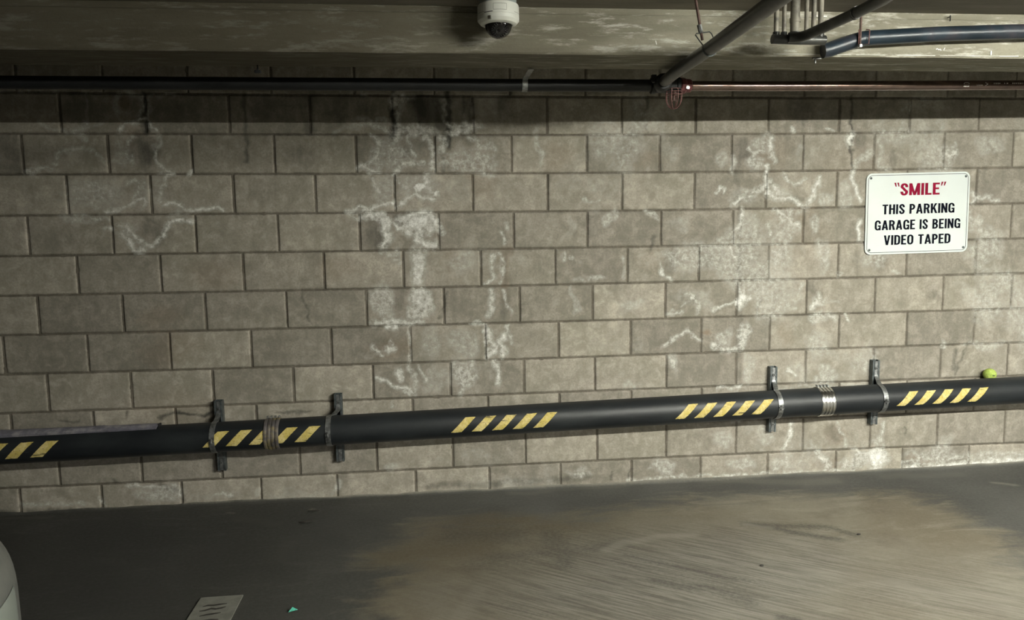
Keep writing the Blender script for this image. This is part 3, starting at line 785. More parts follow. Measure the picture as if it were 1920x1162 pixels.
def wall_attrs(P, tone):
    X, Z = P[:, 0].astype(float), P[:, 2].astype(float)
    wx = X+fbm(X*20, Z*20, 5, 3.1)*.050; wz = Z+fbm(X*20, Z*20, 5, 11.7)*.050
    bx = X+fbm(X*9, Z*9, 5, 5.3)*.13; bz = Z+fbm(X*9, Z*9, 5, 21.3)*.13
    gen = np.clip((fbm(X*3.1, Z*3.1, 5, 40.)-.02)*2.6, 0, .48)
    eff = np.maximum(line_field(wx, wz, WHITE_LINES, 1.3, halo=.006, core=.2)*.93, blob_field(bx, bz, WHITE_PATCHES)*1.0)
    eff = np.maximum(eff, gen*np.clip((X-1.2)/2.0, 0, 1))
    dark = np.maximum(line_field(wx, wz, DARK_LINES, 1.2), blob_field(bx, bz, DARK_PATCHES)*.75)
    return {'eff': eff, 'dark': dark, 'brown': blob_field(bx, bz, BROWN_PATCHES), 'tone': tone}

def bed_z(k, x):
    if k < 0: return 2.1335+.2032*(-k)-.0 + 0*np.asarray(x)
    if k > 10: return -0.05+0*np.asarray(x)
    return np.interp(x, BED_X, BED[k])

# ------------------------------------------------------------------ SETTING: block wall
def build_wall():
    G = .0048; step = .006
    Ps, Qs, Ts = [], [], []; base = 0
    for c in range(-2, 11):
        src = c if c >= 0 else (c % 2)
        heads = list(HEAD[src])
        if c < 0: heads = [h+rng.uniform(-.006, .006) for h in heads]
        while heads[0] > -1.9: heads.insert(0, heads[0]-.4064)
        while heads[-1] < 7.9: heads.append(heads[-1]+.4064)
        for x0, x1 in zip(heads, heads[1:]):
            g = G*rng.uniform(.75, 1.3)
            a, b = x0+g, x1-G*rng.uniform(.75, 1.3)
            nx = max(4, int((b-a)/step)); nz = int(.2/step)
            u = np.linspace(0, 1, nx+1); v = np.linspace(0, 1, nz+1)
            x = a+(b-a)*u
            zt = bed_z(c, x)-G; zb = bed_z(c+1, x)+G
            X = np.repeat(x[:, None], nz+1, 1); Zz = zb[:, None]+(zt-zb)[:, None]*v[None, :]
            # ragged arrises
            eu = np.minimum(u, 1-u)[:, None]*(b-a)+0*Zz; ev = np.minimum(v, 1-v)[None, :]*.19+0*Zz
            e = np.minimum(eu, ev)
            rag = fbm(X*60+c*7, Zz*60, 3, 2.)*.0042
            X = X+rag*np.clip(1-eu/.012, 0, 1); Zz = Zz+rag*np.clip(1-ev/.012, 0, 1)
            rnd = np.clip(1-e/.0045, 0, 1)**2*.0035
            chip = np.clip(fbm(X*14, Zz*14, 4, 8.)*2-.42, 0, 1)*np.clip(1-e/.02, 0, 1)*.02
            tilt = rng.uniform(-.0012, .0012)
            Y = rnd+chip+fbm(X*11, Zz*11, 4, 6.)*.0018+tilt+fbm(X*90, Zz*90, 2, 3.)*.0008
            P = np.stack([X, Y, Zz], -1)
            # skirt going back into the mortar
            P = np.concatenate([P[:1]+[0, .012, 0], P, P[-1:]+[0, .012, 0]], 0)
            P = np.concatenate([P[:, :1]+[0, .012, 0], P, P[:, -1:]+[0, .012, 0]], 1)
            n, m = P.shape[:2]; idx = np.arange(n*m).reshape(n, m)+base
            q = np.stack([idx[:-1, :-1], idx[1:, :-1], idx[1:, 1:], idx[:-1, 1:]], -1).reshape(-1, 4)
            Ps.append(P.reshape(-1, 3)); Qs.append(q); base += n*m
            Ts.append(np.full(n*m, rng.rand()))
    P = np.concatenate(Ps); Q = np.concatenate(Qs)
    nb = len(P); qb = len(Q)
    # mortar sheet just behind the block faces
    xs = np.arange(-1.9, 7.9, .009); zs = np.arange(-.02, 2.56, .009)
    X, Z = np.meshgrid(xs, zs, indexing='ij')
    Y = .0055+fbm(X*40, Z*40, 3, 1.)*.003
    idx = np.arange(X.size).reshape(X.shape)+nb
    q2 = np.stack([idx[:-1, :-1], idx[1:, :-1], idx[1:, 1:], idx[:-1, 1:]], -1).reshape(-1, 4)
    P = np.concatenate([P, np.stack([X, Y, Z], -1).reshape(-1, 3)]); Q = np.concatenate([Q, q2])
    tone = np.concatenate(Ts+[np.full(X.size, .5)])
    o = grid_mesh('wall_back', P, Q, wall_attrs(P, tone), [M['block'], M['mortar']])
    mi = np.zeros(len(Q), dtype=np.int32); mi[qb:] = 1
    o.data.polygons.foreach_set('material_index', mi)
    return tag(o, 'grey concrete block wall streaked with white salt stains', kind='structure')
build_wall()

# floor -------------------------------------------------------------------
def build_floor():
    xs = np.concatenate([np.arange(-7, -1.5, .25), np.arange(-1.5, 6.5, .014), np.arange(6.5, 13, .25)])
    ys = np.concatenate([np.arange(-11, -3.0, .25), np.arange(-3.0, .004, .014), [.01]])
    X, Y = np.meshgrid(xs, ys, indexing='ij')
    x, y = X.ravel(), Y.ravel()
    z = fbm(x*1.3, y*1.3, 4, 3.)*.004
    # smeared cement fillet and grit where the floor meets the wall
    z = z+np.clip(1+y/.020, 0, 1)*.013*(.6+1.6*(fbm(x*7, y*0, 3, 9.)+.3))
    P = np.stack([x, y, z], -1)
    idx = np.arange(X.size).reshape(X.shape)
    Q = np.stack([idx[:-1, :-1], idx[1:, :-1], idx[1:, 1:], idx[:-1, 1:]], -1).reshape(-1, 4)
    wx = x+fbm(x*3, y*5, 5, 4.)*.5; wy = y+fbm(x*3, y*5, 5, 14.)*.22
    poly = np.array(TAN_POLY); inside = np.zeros(len(x), bool); d = np.full(len(x), 9.)
    for a, b in zip(poly, np.roll(poly, -1, 0)):
        cond = ((a[1] > wy) != (b[1] > wy)); xi = a[0]+(wy-a[1])*(b[0]-a[0])/(b[1]-a[1]+1e-9)
        inside ^= cond & (wx < xi)
        v = b-a; tt = np.clip(((wx-a[0])*v[0]+(wy-a[1])*v[1])/(v@v+1e-9), 0, 1)
        d = np.minimum(d, np.hypot(wx-a[0]-tt*v[0], wy-a[1]-tt*v[1]))
    sd = np.where(inside, d, -d)
    tan = np.clip(.5+sd/.5, 0, 1)
    far = np.clip((-2.2-y)/1.5, 0, 1)
    tan = np.maximum(tan*(1-far), far*.6*(fbm(x, y, 3, 2.)+.8))
    lx = x+fbm(x*6, y*6, 4, 31.)*.07; ly = y+fbm(x*6, y*6, 4, 41.)*.07
    fd = line_field(lx, ly, FLOOR_DARK, 1.6, core=0.0); fl = np.maximum(line_field(lx, ly, FLOOR_LIGHT, 1.0), np.clip(1+y/.02, 0, 1)*np.clip(.75+fbm(x*2.5, y*0, 4, 12.)*2.2, 0, 1))
    sc = np.clip(1.25-np.hypot((wx-3.0)/.95, (wy+1.15)/.55), 0, 1)*1.3
    sc = np.maximum(sc, np.clip(1.2-np.hypot((wx-4.0)/1.0, (wy+1.4)/.4), 0, 1)*.7)
    o = grid_mesh('floor', P, Q, {'tan': tan, 'fdark': fd, 'flight': fl, 'scuff': np.clip(sc, 0, 1), 'oil': np.clip((2.5-wx)/1.4, 0, 1), 'oil2': np.clip(1.5-np.hypot((wx-2.35)/.85, (wy+.75)/.55), 0, 1)}, M['floor'])
    return tag(o, 'oil stained grey and tan concrete garage floor', kind='structure')
build_floor()

# beam, ceiling, far walls --------------------------------------------------
ZB, ZS, YF, YB_ = 2.081, 2.247, -1.17, -.895
def build_beam():
    xs = np.arange(-7, 13.01, .03); prof = []
    # cross section from the back top round to the front top: (y, z)
    for a, b, n in (((YB_, 2.52), (YB_, ZB+.004), 8), ((YB_, ZB+.004), (YF+.004, ZB), 6), ((YF+.004, ZB), (YF, ZB+.006), 1), ((YF, ZB+.006), (YF, 2.222), 8), ((YF, 2.222), (YF+.004, 2.226), 1), ((YF+.004, 2.226), (YF+.004, 2.35), 3)):
        for i in range(n): prof.append((a[0]+(b[0]-a[0])*i/n, a[1]+(b[1]-a[1])*i/n))
    prof.append((YF+.004, 2.35))
    prof = np.array(prof); n, m = len(xs), len(prof)
    X = np.repeat(xs[:, None], m, 1); Y = np.repeat(prof[None, :, 0], n, 0)+fbm(X*3, prof[None, :, 1]*12+0*X, 4, 2.)*.003
    Z = np.repeat(prof[None, :, 1], n, 0)+fbm(X*9, 0*X, 4, 5.)*.004
    idx = np.arange(n*m).reshape(n, m)
    Q = np.stack([idx[:-1, :-1], idx[1:, :-1], idx[1:, 1:], idx[:-1, 1:]], -1).reshape(-1, 4)
    o = grid_mesh('trim_1', np.stack([X, Y, Z], -1).reshape(-1, 3), Q, {'grime_shade': np.clip((3.3-X+fbm(X*1.8, Z*9, 4, 3.)*2.4)/2.0, 0, 1).ravel()}, [M['beam'], M['whitepaint']], smooth=False)
    # paint flecks and the chipped pale arris belong to the beam itself
    bm = bmesh.new(); bm.from_mesh(o.data)
    def fleck(pts, w):
        for (x0, z0), (x1, z1) in zip(pts, pts[1:]):
            d = Vector((x1-x0, 0, z1-z0)); nn = Vector((-d.z, 0, d.x)).normalized()*w/2
            q = [bm.verts.new((x0+s*nn.x, YF-.0045, z0+s*nn.z)) for s in (-1, 1)]+[bm.verts.new((x1+s*nn.x, YF-.0045, z1+s*nn.z)) for s in (1, -1)]
            f = bm.faces.new(q); f.material_index = 1
    fleck([(3.958, 2.111), (3.964, 2.114), (3.969, 2.109), (3.976, 2.112), (3.979, 2.106)], .0028)
    fleck([(3.990, 2.107), (3.992, 2.113), (3.995, 2.117)], .0024)
    fleck([(4.189, 2.091), (4.189, 2.107)], .005)
    fleck([(2.845, 2.118), (2.841, 2.132)], .0022)
    r2 = np.random.RandomState(3); x = 3.3
    while x < 6:
        l = r2.uniform(.03, .16); fleck([(x, 2.0875), (x+l, 2.0875+r2.uniform(-.0006, .0006))], r2.uniform(.0008, .0024)); x += l+r2.choice([0, 0, .02, .05])
    bm.to_mesh(o.data); bm.free()
    return tag(o, 'board-marked concrete beam running along above the block wall', kind='structure')
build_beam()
bm = bmesh.new()
box(bm, (3, (YF+.002-11)/2, ZS+.1), (20, 11+YF+.0, .2))
tag(from_bm('ceiling', bm, M['slab'], smooth=0), 'dim concrete ceiling slab', kind='structure')
bm = bmesh.new(); box(bm, (3, -.44, 2.60), (20, .93, .16)); tag(from_bm('ceiling', bm, M['slab'], smooth=0), 'dark ceiling pocket between beam and wall', kind='structure')
bm = bmesh.new(); box(bm, (3, -5.35, 2.10), (20, .3, .30)); tag(from_bm('trim_light_block', bm, M['slab'], smooth=0), 'unseen concrete beam added behind the viewer to block the fill lights', kind='structure')  # added out of view to keep far fill light off the upper wall
for nm, c, s in (('wall_front', (3, -11.1, 1.2), (20, .2, 2.8)), ('wall_left', (-7.1, -5.5, 1.2), (.2, 11.4, 2.8)), ('wall_right', (13.1, -5.5, 1.2), (.2, 11.4, 2.8)), ('wall_back', (-4.5, .06, 1.2), (5.2, .1, 2.8)), ('wall_back', (10.45, .06, 1.2), (5.1, .1, 2.8))):
    bm = bmesh.new(); box(bm, c, s); tag(from_bm(nm, bm, M['room'], smooth=0), 'plain grey garage wall', kind='structure')

# ------------------------------------------------------------------ guard pipe
PY, PR = -.119, .0765
AX = [(-2.2, .350), (1.150, .4035), (4.150, .4610), (7.6, .5190)]
def pz(x): return float(np.interp(x, [a[0] for a in AX], [a[1] for a in AX]))
def pipe_section(x0, x1, label):
    n = int((x1-x0)/.02)+1; S = 72
    xs = np.linspace(x0, x1, n+1); an = np.linspace(-180, 180, S+1)
    P, UV = [], []
    for x in xs:
        for a in an:
            P.append((x, PY-math.cos(R(a))*PR, pz(x)+math.sin(R(a))*PR)); UV.append((x, a))
    idx = np.arange((n+1)*(S+1)).reshape(n+1, S+1)
    Q = np.stack([idx[:-1, :-1], idx[1:, :-1], idx[1:, 1:], idx[:-1, 1:]], -1).reshape(-1, 4)
    o = grid_mesh('guard_pipe', np.array(P), Q, {}, M['guard'])
    uvl = o.data.uv_layers.new(name='pipe'); UV = np.array(UV)
    li = np.zeros(len(o.data.loops), dtype=np.int32); o.data.loops.foreach_get('vertex_index', li)
    uvl.data.foreach_set('uv', UV[li].astype(np.float32).ravel())
    bm = bmesh.new(); bm.from_mesh(o.data)
    bmesh.ops.remove_doubles(bm, verts=bm.verts, dist=1e-5)
    for x in (x0, x1):
        es = [e for e in bm.edges if e.is_boundary and all(abs(v.co.x-x) < 1e-4 for v in e.verts)]
        if es: bmesh.ops.edgeloop_fill(bm, edges=es)
    bmesh.ops.recalc_face_normals(bm, faces=bm.faces)
    bm.to_mesh(o.data); bm.free()
    for p in o.data.polygons: p.use_smooth = len(p.vertices) == 4
    return tag(o, label, 'pipe', 'lengths of the black guard pipe')
LEFT = pipe_section(-2.2, 1.149, 'black striped guard pipe length at left, partly under a dusty strip')
pipe_section(1.151, 4.149, 'longest middle length of black guard pipe between the two metal couplings')
pipe_section(4.151, 7.6, 'black guard pipe length right of the shiny coupling, below the ball')

# dusty strip lying over the left length
def strip():
    bm = bmesh.new(); xs = np.linspace(-2.1, .585, 90); A = [60, 68, 76, 84, 92, 100, 110, 122]
    rings = []
    r3 = np.random.RandomState(5)
    for i, x in enumerate(xs):
        th = .019-.009*max(0, min(1, (x+.2)/.8)); ring = []
        wob = r3.uniform(-.0008, .0008)
        for a in A: ring.append(bm.verts.new((x, PY-math.cos(R(a))*(PR+.0015), pz(x)+math.sin(R(a))*(PR+.0015))))
        for a in reversed(A): ring.append(bm.verts.new((x, PY-math.cos(R(a))*(PR+th+wob), pz(x)+math.sin(R(a))*(PR+th+wob))))
        rings.append(ring)
    k = len(rings[0])
    for a, b in zip(rings, rings[1:]):
        for j in range(k): bm.faces.new((a[j], a[(j+1) % k], b[(j+1) % k], b[j]))
    for rg in (rings[0], rings[-1]): bm.faces.new(rg)
    o = from_bm('cover_strip', bm, M['slate'], LEFT); o['label'] = 'dusty violet-grey strip along the top of the pipe'
    bm = bmesh.new(); x = .592
    box(bm, (x, PY-.004, pz(x)+PR+.004), (.010, .026, .018), .003)
    from_bm('end_clip', bm, M['hole'], o)
strip()

# strut brackets with two-piece bands -----------------------------------------
def arc_pts(a0, a1, r, n=14): return [(math.cos(R(a0+(a1-a0)*i/n))*r, math.sin(R(a0+(a1-a0)*i/n))*r) for i in range(n+1)]
def bracket(x, z0, z1, bx, label, mband):
    zc = pz(x); o = empty('strut_bracket', (x, 0, z0), label, 'pipe bracket', 'brackets holding the guard pipe')
    # C-channel: back plate and two lipped flanges, open towards the room
    bm = bmesh.new(); w, d, t_ = .041, .036, .0028
    sec = [(-w/2, -.001), (-w/2, -d), (-w/2+.010, -d), (-w/2+.010, -d+.007), (-w/2+.010-t_, -d+.007), (-w/2+.010-t_, -d+t_), (-w/2+t_, -d+t_), (-w/2+t_, -.001-t_)]
    sec = sec+[(-a, b) for a, b in reversed(sec)]
    lo = [bm.verts.new((x+a, b, z0)) for a, b in sec]; hi = [bm.verts.new((x+a, b, z1)) for a, b in sec]
    k = len(sec)
    for j in range(k): bm.faces.new((lo[j], lo[(j+1) % k], hi[(j+1) % k], hi[j]))
    bm.faces.new(lo); bm.faces.new(hi)
    from_bm('strut_channel', bm, M['strut'], o, smooth=20)
    # screws in the channel back plate, above and below the pipe
    for s, zz in ((1, z1-.045), (-1, z0+.045)):
        bm = bmesh.new(); lathe(bm, [(0, 0), (.0075, 0), (.009, .002), (.009, .004), (.0, .004)], (x, -.0405, zz), 'Y', 16)
        lathe(bm, [(0, -.001), (.0035, -.001), (.0035, .001), (0, .001)], (x, -.0408, zz), 'Y', 6, 1)
        from_bm('screw', bm, [M['steel'], M['hole']], o)
    # band halves: ear in the channel, S-bend out to the pipe, half round
    bw = .026; ym = PY; rr = PR+.0016
    for s, nm in ((1, 'upper_band'), (-1, 'lower_band')):
        ze = (z1-.004 if s > 0 else z0+.004)-zc
        path = [(0, -.033, ze), (0, -.033, s*(PR+.040)), (0, -.036, s*(PR+.028)), (0, -.052, s*(PR+.012))]
        pts = [(x, p[1], zc+p[2]) for p in path]
        a0, a1 = (118, 1) if s > 0 else (-118, -1)
        N = 20
        pts = pts+[(x+(bx-x)*min(1, (i+2)/8), ym-math.cos(R(a0+(a1-a0)*i/N))*rr, zc+math.sin(R(a0+(a1-a0)*i/N))*rr) for i in range(2, N+1)]
        pts.append((bx, ym-rr-.010, zc+s*.0022)); 
        bm = bmesh.new(); th = .0028; rows = []
        for i, p in enumerate(pts):
            pp = Vector(p); dd = (Vector(pts[min(i+1, len(pts)-1)])-Vector(pts[max(i-1, 0)])).normalized()
            nn = Vector((0, dd.z, -dd.y)).normalized()
            if i >= 4 and i < len(pts)-1:
                rad = Vector((0, pp.y-ym, pp.z-zc)); nn = nn if nn.dot(rad) > 0 else -nn
            elif nn.y > 0: nn = -nn
            if i == len(pts)-1: nn = Vector((0, 0, s))
            ww = (.017, .017, .021, .025)[i] if i < 4 else bw
            rows.append([bm.verts.new(pp+Vector((sx*ww/2, 0, 0))+nn*h) for sx, h in ((-1, 0), (1, 0), (1, th), (-1, th))])
        for a, b in zip(rows, rows[1:]):
            for j in range(4): bm.faces.new((a[j], a[(j+1) % 4], b[(j+1) % 4], b[j]))
        bm.faces.new(rows[0]); bm.faces.new(rows[-1])
        from_bm(nm, bm, mband, o, smooth=45)
    bm = bmesh.new(); yb = ym-rr-.0075
    tube(bm, [(bx, yb, zc-.014), (bx, yb, zc+.013)], .0034, 10)
    lathe(bm, [(0, 0), (.0068, 0), (.0068, .005), (0, .005)], (bx, yb, zc+.006), 'Z', 6)
    lathe(bm, [(0, 0), (.0068, 0), (.0068, .005), (0, .005)], (bx, yb, zc-.012), 'Z', 6)
    from_bm('bolt', bm, M['steel'], o, smooth=30)
bracket(.857, .192, .568, .862, 'steel pipe bracket left of the grimy coupling, band smeared yellow', [M['steel']])
bracket(1.471, .213, .581, 1.435, 'steel pipe bracket just right of the grimy left coupling', [M['steel']])
bracket(3.875, .272, .646, 3.845, 'steel pipe bracket just left of the shiny four-band coupling', [M['steel']])
bracket(4.482, .290, .663, 4.447, 'steel pipe bracket right of the shiny four-band coupling', [M['steel']])

# couplings ---------------------------------------------------------------
def coupling(xc, label, mat, bent=0.0):
    o = empty('pipe_coupling', (xc, PY, pz(xc)), label, 'pipe coupling')
    zc = pz(xc); sl = .019
    bm = bmesh.new(); prof = []
    for i in range(61):
        u = -.038+.076*i/60; prof.append((PR+.0022+.0012*math.cos(u/.019*2*math.pi+math.pi), u))
    prof = [(PR+.0002, -.038)]+prof+[(PR+.0002, .038)]
    lathe(bm, prof, (xc, PY, zc), 'X', 72)
    from_bm('corrugated_shield', bm, mat, o)
    for k in range(4):
        x = xc-.0285+.019*k
        bm = bmesh.new()
        lathe(bm, [(PR+.0035, -.0068), (PR+.0052, -.0064), (PR+.0058, -.002), (PR+.0058, .002), (PR+.0052, .0064), (PR+.0035, .0068)], (x, PY, zc), 'X', 72)
        b = from_bm('clamp_band', bm, mat, o)
        bm = bmesh.new(); a = R(100)
        c = Vector((x-.0, PY-math.cos(a)*(PR+.011), zc+math.sin(a)*(PR+.011)))
        box(bm, c, (.009, .017, .009), .002); lathe(bm, [(0, 0), (.0045, 0), (.0045, .008), (0, .008)], c-Vector((0, .0165, 0)), 'Y', 6)
        from_bm('worm_screw', bm, M['steel'], b)
coupling(1.150, 'grimy corrugated pipe coupling smeared with yellow paint', M['dirtyband'])
coupling(4.122, 'shiny four-band corrugated steel pipe coupling', M['bright'])

# ball -----------------------------------------------------------------------
bc = Vector((5.172, -.040, 0)); br = .0345
zp = pz(5.172); bc.y = -.0445; dx = bc.y-PY; bc.z = zp+math.sqrt(max(0, (PR+br)**2-dx**2))
bm = bmesh.new(); bmesh.ops.create_uvsphere(bm, u_segments=40, v_segments=24, radius=br, matrix=Matrix.Translation(bc))
bo = from_bm('ball', bm, M['ball'], smooth=180); tag(bo, 'small yellow-green ball resting on the black pipe against the wall', 'ball')
bm = bmesh.new()
def on_ball(u, v): 
    d = Vector((u, -1, v)).normalized(); return bc+d*(br+.0004)
for pts in ([(-.28, -.05), (-.1, .08), (.02, -.06), (.15, .05)], [(-.2, -.12), (.0, -.05), (.12, -.1)]):
    for (a, b), (c, d) in zip(pts, pts[1:]):
        w = .06; n = Vector((-(d-b), c-a)).normalized()*w
        bm.faces.new([bm.verts.new(on_ball(*q)) for q in ((a+n.x, b+n.y), (a-n.x, b-n.y), (c-n.x, d-n.y), (c+n.x, d+n.y))])
mk = from_bm('scuff_mark', bm, M['ballmark'], bo, smooth=0)

# ------------------------------------------------------------------ warning sign
def stroke(bm, pts, w, M4, closed=False, wf=None):
    """flat ribbon along pts (x,z) with mitred joins, w wide"""
    p = [Vector((a, b)) for a, b in pts]; n = len(p); L, Rr = [], []
    for i in range(n):
        if closed: a, b = p[(i-1) % n], p[(i+1) % n]
        else: a, b = p[max(i-1, 0)], p[min(i+1, n-1)]
        d1 = (p[i]-a); d2 = (b-p[i])
        if d1.length < 1e-9: d1 = d2
        if d2.length < 1e-9: d2 = d1
        d1.normalize(); d2.normalize()
        n1 = Vector((-d1.y, d1.x)); n2 = Vector((-d2.y, d2.x)); m = (n1+n2).normalized()
        ww = (wf(p[i], (n1+n2).normalized()) if wf else w)/2
        k = ww/max(.4, m.dot(n1))
        L.append(p[i]+m*k); Rr.append(p[i]-m*k)
    vl = [bm.verts.new(M4 @ Vector((q.x, 0, q.y))) for q in L]; vr = [bm.verts.new(M4 @ Vector((q.x, 0, q.y))) for q in Rr]
    for i in range(n if closed else n-1):
        j = (i+1) % n
        bm.faces.new((vr[i], vr[j], vl[j], vl[i]))
def earc(cx, cz, rx, rz, a0, a1, n=14): return [(cx+rx*math.cos(R(a0+(a1-a0)*i/n)), cz+rz*math.sin(R(a0+(a1-a0)*i/n))) for i in range(n+1)]
V_, H_ = .188, .150      # stem and bar thickness for cap height 1
def wfun(p, m): return V_*abs(m.x)**1.2+H_*(1-abs(m.x)**1.2) if True else V_
def glyph(ch):
    v, h = V_, H_; hv, hh = v/2, h/2
    P = lambda *q: ('p', q)                                   # polygon
    S = lambda pts, closed=False: ('s', pts, closed)          # stroke
    vert = lambda x, a=0, b=1: P((x-hv, a), (x+hv, a), (x+hv, b), (x-hv, b))
    bar = lambda z, a, b: P((a, z-hh), (b, z-hh), (b, z+hh), (a, z+hh))
    def bowl(z0, z1, x1, x0=hv):
        c = (z0+z1)/2; rz = (z1-z0)/2-hh; rx = min(.20, x1-hv-x0)
        return S([(x0, z1-hh)]+[(x1-hv-rx, z1-hh)]+earc(x1-hv-rx, c, rx, rz, 90, -90, 16)[1:]+[(x0, z0+hh)])
    if ch == 'I': return v, [vert(hv)]
    if ch == 'L': return .43, [vert(hv), bar(hh, 0, .43)]
    if ch == 'E': return .46, [vert(hv), bar(hh, 0, .46), bar(1-hh, 0, .45), bar(.52, 0, .41)]
    if ch == 'T': return .50, [vert(.25, 0, 1), bar(1-hh, 0, .50)]
    if ch == 'H': return .54, [vert(hv), vert(.54-hv), bar(.53, hv, .54-hv)]
    if ch == 'N': return .56, [vert(hv), vert(.56-hv), P((0, 1), (v*.95, 1), (.56, 0), (.56-v*.95, 0))]
    if ch == 'M': return .72, [vert(hv), vert(.72-hv), P((0, 1), (v*1.02, 1), (.36+.075, 0), (.36-.075, 0)), P((.72, 1), (.72-v*1.02, 1), (.36-.075, 0), (.36+.075, 0))]
    if ch == 'A': return .60, [P((0, 0), (v*.98, 0), (.30+.065, 1), (.30-.10, 1)), P((.60, 0), (.60-v*.98, 0), (.30-.065, 1), (.30+.10, 1)), bar(.27, .14, .46)]
    if ch == 'V': return .58, [P((0, 1), (v*.98, 1), (.29+.065, 0), (.29-.10, 0)), P((.58, 1), (.58-v*.98, 1), (.29-.065, 0), (.29+.10, 0))]
    if ch == 'K': return .58, [vert(hv), P((v*.9, .28), (v*.9, .52), (.36, 1), (.565, 1)), P((.22, .50), (.33, .68), (.60, 0), (.39, 0))]
    if ch == 'P': return .51, [vert(hv), bowl(.40, 1, .51)]
    if ch == 'R': return .55, [vert(hv), bowl(.43, 1, .53), P((.24, .50), (.43, .50), (.56, 0), (.36, 0))]
    if ch == 'B': return .53, [vert(hv), bowl(.47, 1, .51), bowl(0, .58, .53)]
    if ch == 'D': return .54, [vert(hv), S([(hv, 1-hh), (.25, 1-hh)]+earc(.24, .72, .30-hv, .28-hh, 90, 0, 10)[1:]+earc(.24, .28, .30-hv, .28-hh, 0, -90, 10)+[(hv, hh)])]
    if ch == 'O': return .56, [S(earc(.28, .70, .28-hv, .31-hh, 180, 0, 14)+earc(.28, .30, .28-hv, .31-hh, 0, -180, 14), True)]
    if ch == 'G': return .56, [S([(.56-hv, .66)]+earc(.28, .70, .28-hv, .31-hh, 0, 180, 14)[0:]+earc(.28, .30, .28-hv, .31-hh, 180, 340, 14)), P((.29, .36), (.56, .36), (.56, .50), (.29, .50)), P((.56-v*.8, 0), (.56, 0), (.56, .5), (.56-v*.8, .5))]
    if ch == 'S': return .50, [S([(.50-hv, .68)]+earc(.25, .735, .25-hv, .275-hh, 0, 180, 12)+earc(.27, .72, .27-hv, .13, 190, 235, 4)+[(.25, .50)]+earc(.23, .29, .27-hv, .13, 55, 8, 4)+earc(.25, .265, .25-hv, .275-hh, 0, -180, 12)+[(hv, .32)])]
    if ch == '\u201c': return .36, [P((.01, 1.07), (.14, 1.07), (.18, .74), (.11, .74)), P((.20, 1.07), (.33, 1.07), (.36, .74), (.30, .74))]
    if ch == '\u201d': return .36, [P((.03, 1.07), (.16, 1.07), (.06, .74), (.0, .74)), P((.22, 1.07), (.35, 1.07), (.25, .74), (.18, .74))]
    return .26, []
def text_line(name, s, cx, z, capw, caph, mat, parent, M4, gap=.085):
    ws = []; x = 0
    for ch in s:
        w, g = glyph(ch); ws.append((x, g)); x += w+gap
    total = x-gap; sx = capw/total
    bm = bmesh.new(); lift = 0
    for x0, g in ws:
        for item in g:
            lift += .00003
            T = M4 @ Matrix.Translation((cx-capw/2, -lift, z)) @ Matrix.Diagonal((sx, 1, caph, 1)) @ Matrix.Translation((x0, 0, 0))
            if item[0] == 'p': 
                q = item[1]; ar = sum(q[i][0]*q[(i+1) % 4][1]-q[(i+1) % 4][0]*q[i][1] for i in range(len(q)) if len(q) == 4)
                if ar < 0: q = list(reversed(q))
                bm.faces.new([bm.verts.new(T @ Vector((a, 0, b))) for a, b in q])
            else: stroke(bm, item[1], V_, T, item[2], wfun)
    return from_bm(name, bm, mat, parent, smooth=0)
def text_words(s, cx, z, capw, caph, mat, parent, M4, gap=.085):
    wd = lambda q: sum(glyph(c)[0]+gap for c in q)
    sx = capw/(wd(s)-gap); x = cx-capw/2
    for q in s.split(' '):
        w = (wd(q)-gap)*sx
        text_line('lettering', q, x+w/2, z, w, caph, mat, parent, M4, gap)
        x += w+(gap+glyph(' ')[0]+gap)*sx
def rrect(w, h, r, n=8):
    p = []
    for cx, cz, a in ((w/2-r, h/2-r, 0), (-w/2+r, h/2-r, 90), (-w/2+r, -h/2+r, 180), (w/2-r, -h/2+r, 270)):
        p += [(cx+r*math.cos(R(a+90*i/n)), cz+r*math.sin(R(a+90*i/n))) for i in range(n+1)]
    return p
def sign():
    c = Vector((4.706, 0, 1.4905)); W_, Hh = .616, .450
    o = empty('warning_sign', (c.x, 0, c.z), 'white metal sign with red and black lettering about video taping', 'sign')
    M4 = Matrix.Translation((c.x, -.009, c.z)) @ Matrix.Rotation(R(-.75), 4, 'Y')
    bm = bmesh.new(); out = rrect(W_, Hh, .034)
    a = [bm.verts.new(M4 @ Vector((x, 0, z))) for x, z in out]; b = [bm.verts.new(M4 @ Vector((x, .0022, z))) for x, z in out]
    k = len(out); bm.faces.new(a); bm.faces.new(list(reversed(b)))
    for j in range(k): bm.faces.new((a[j], b[j], b[(j+1) % k], a[(j+1) % k]))
    from_bm('sign_plate', bm, M['signwhite'], o, smooth=0)
    F = Matrix.Translation((0, -.0009, 0)) @ M4
    bm = bmesh.new(); stroke(bm, rrect(W_-.022, Hh-.022, .027), .0024, F, True)
    from_bm('border_line', bm, M['ink'], o, smooth=0)
    text_line('heading_text', '\u201cSMILE\u201d', .010, .101, .312, .066, M['crimson'], o, F, .075)
    text_words('THIS PARKING', .005, .002-.004, .430, .0545, M['ink'], o, F)
    text_words('GARAGE IS BEING', .003, -.0895, .512, .0545, M['ink'], o, F)
    text_words('VIDEO TAPED', .003, -.1735, .400, .0545, M['ink'], o, F)
    for sx in (-1, 1):
        for sz in (-1, 1):
            bm = bmesh.new(); p = M4 @ Vector((sx*(W_/2-.026), 0, sz*(Hh/2-.026)))
            lathe(bm, [(0, -.005), (.004, -.0045), (.0062, -.0028), (.0066, 0), (.0066, .007)], p, 'Y', 18)
            from_bm('screw', bm, M['strut'], o)
sign()

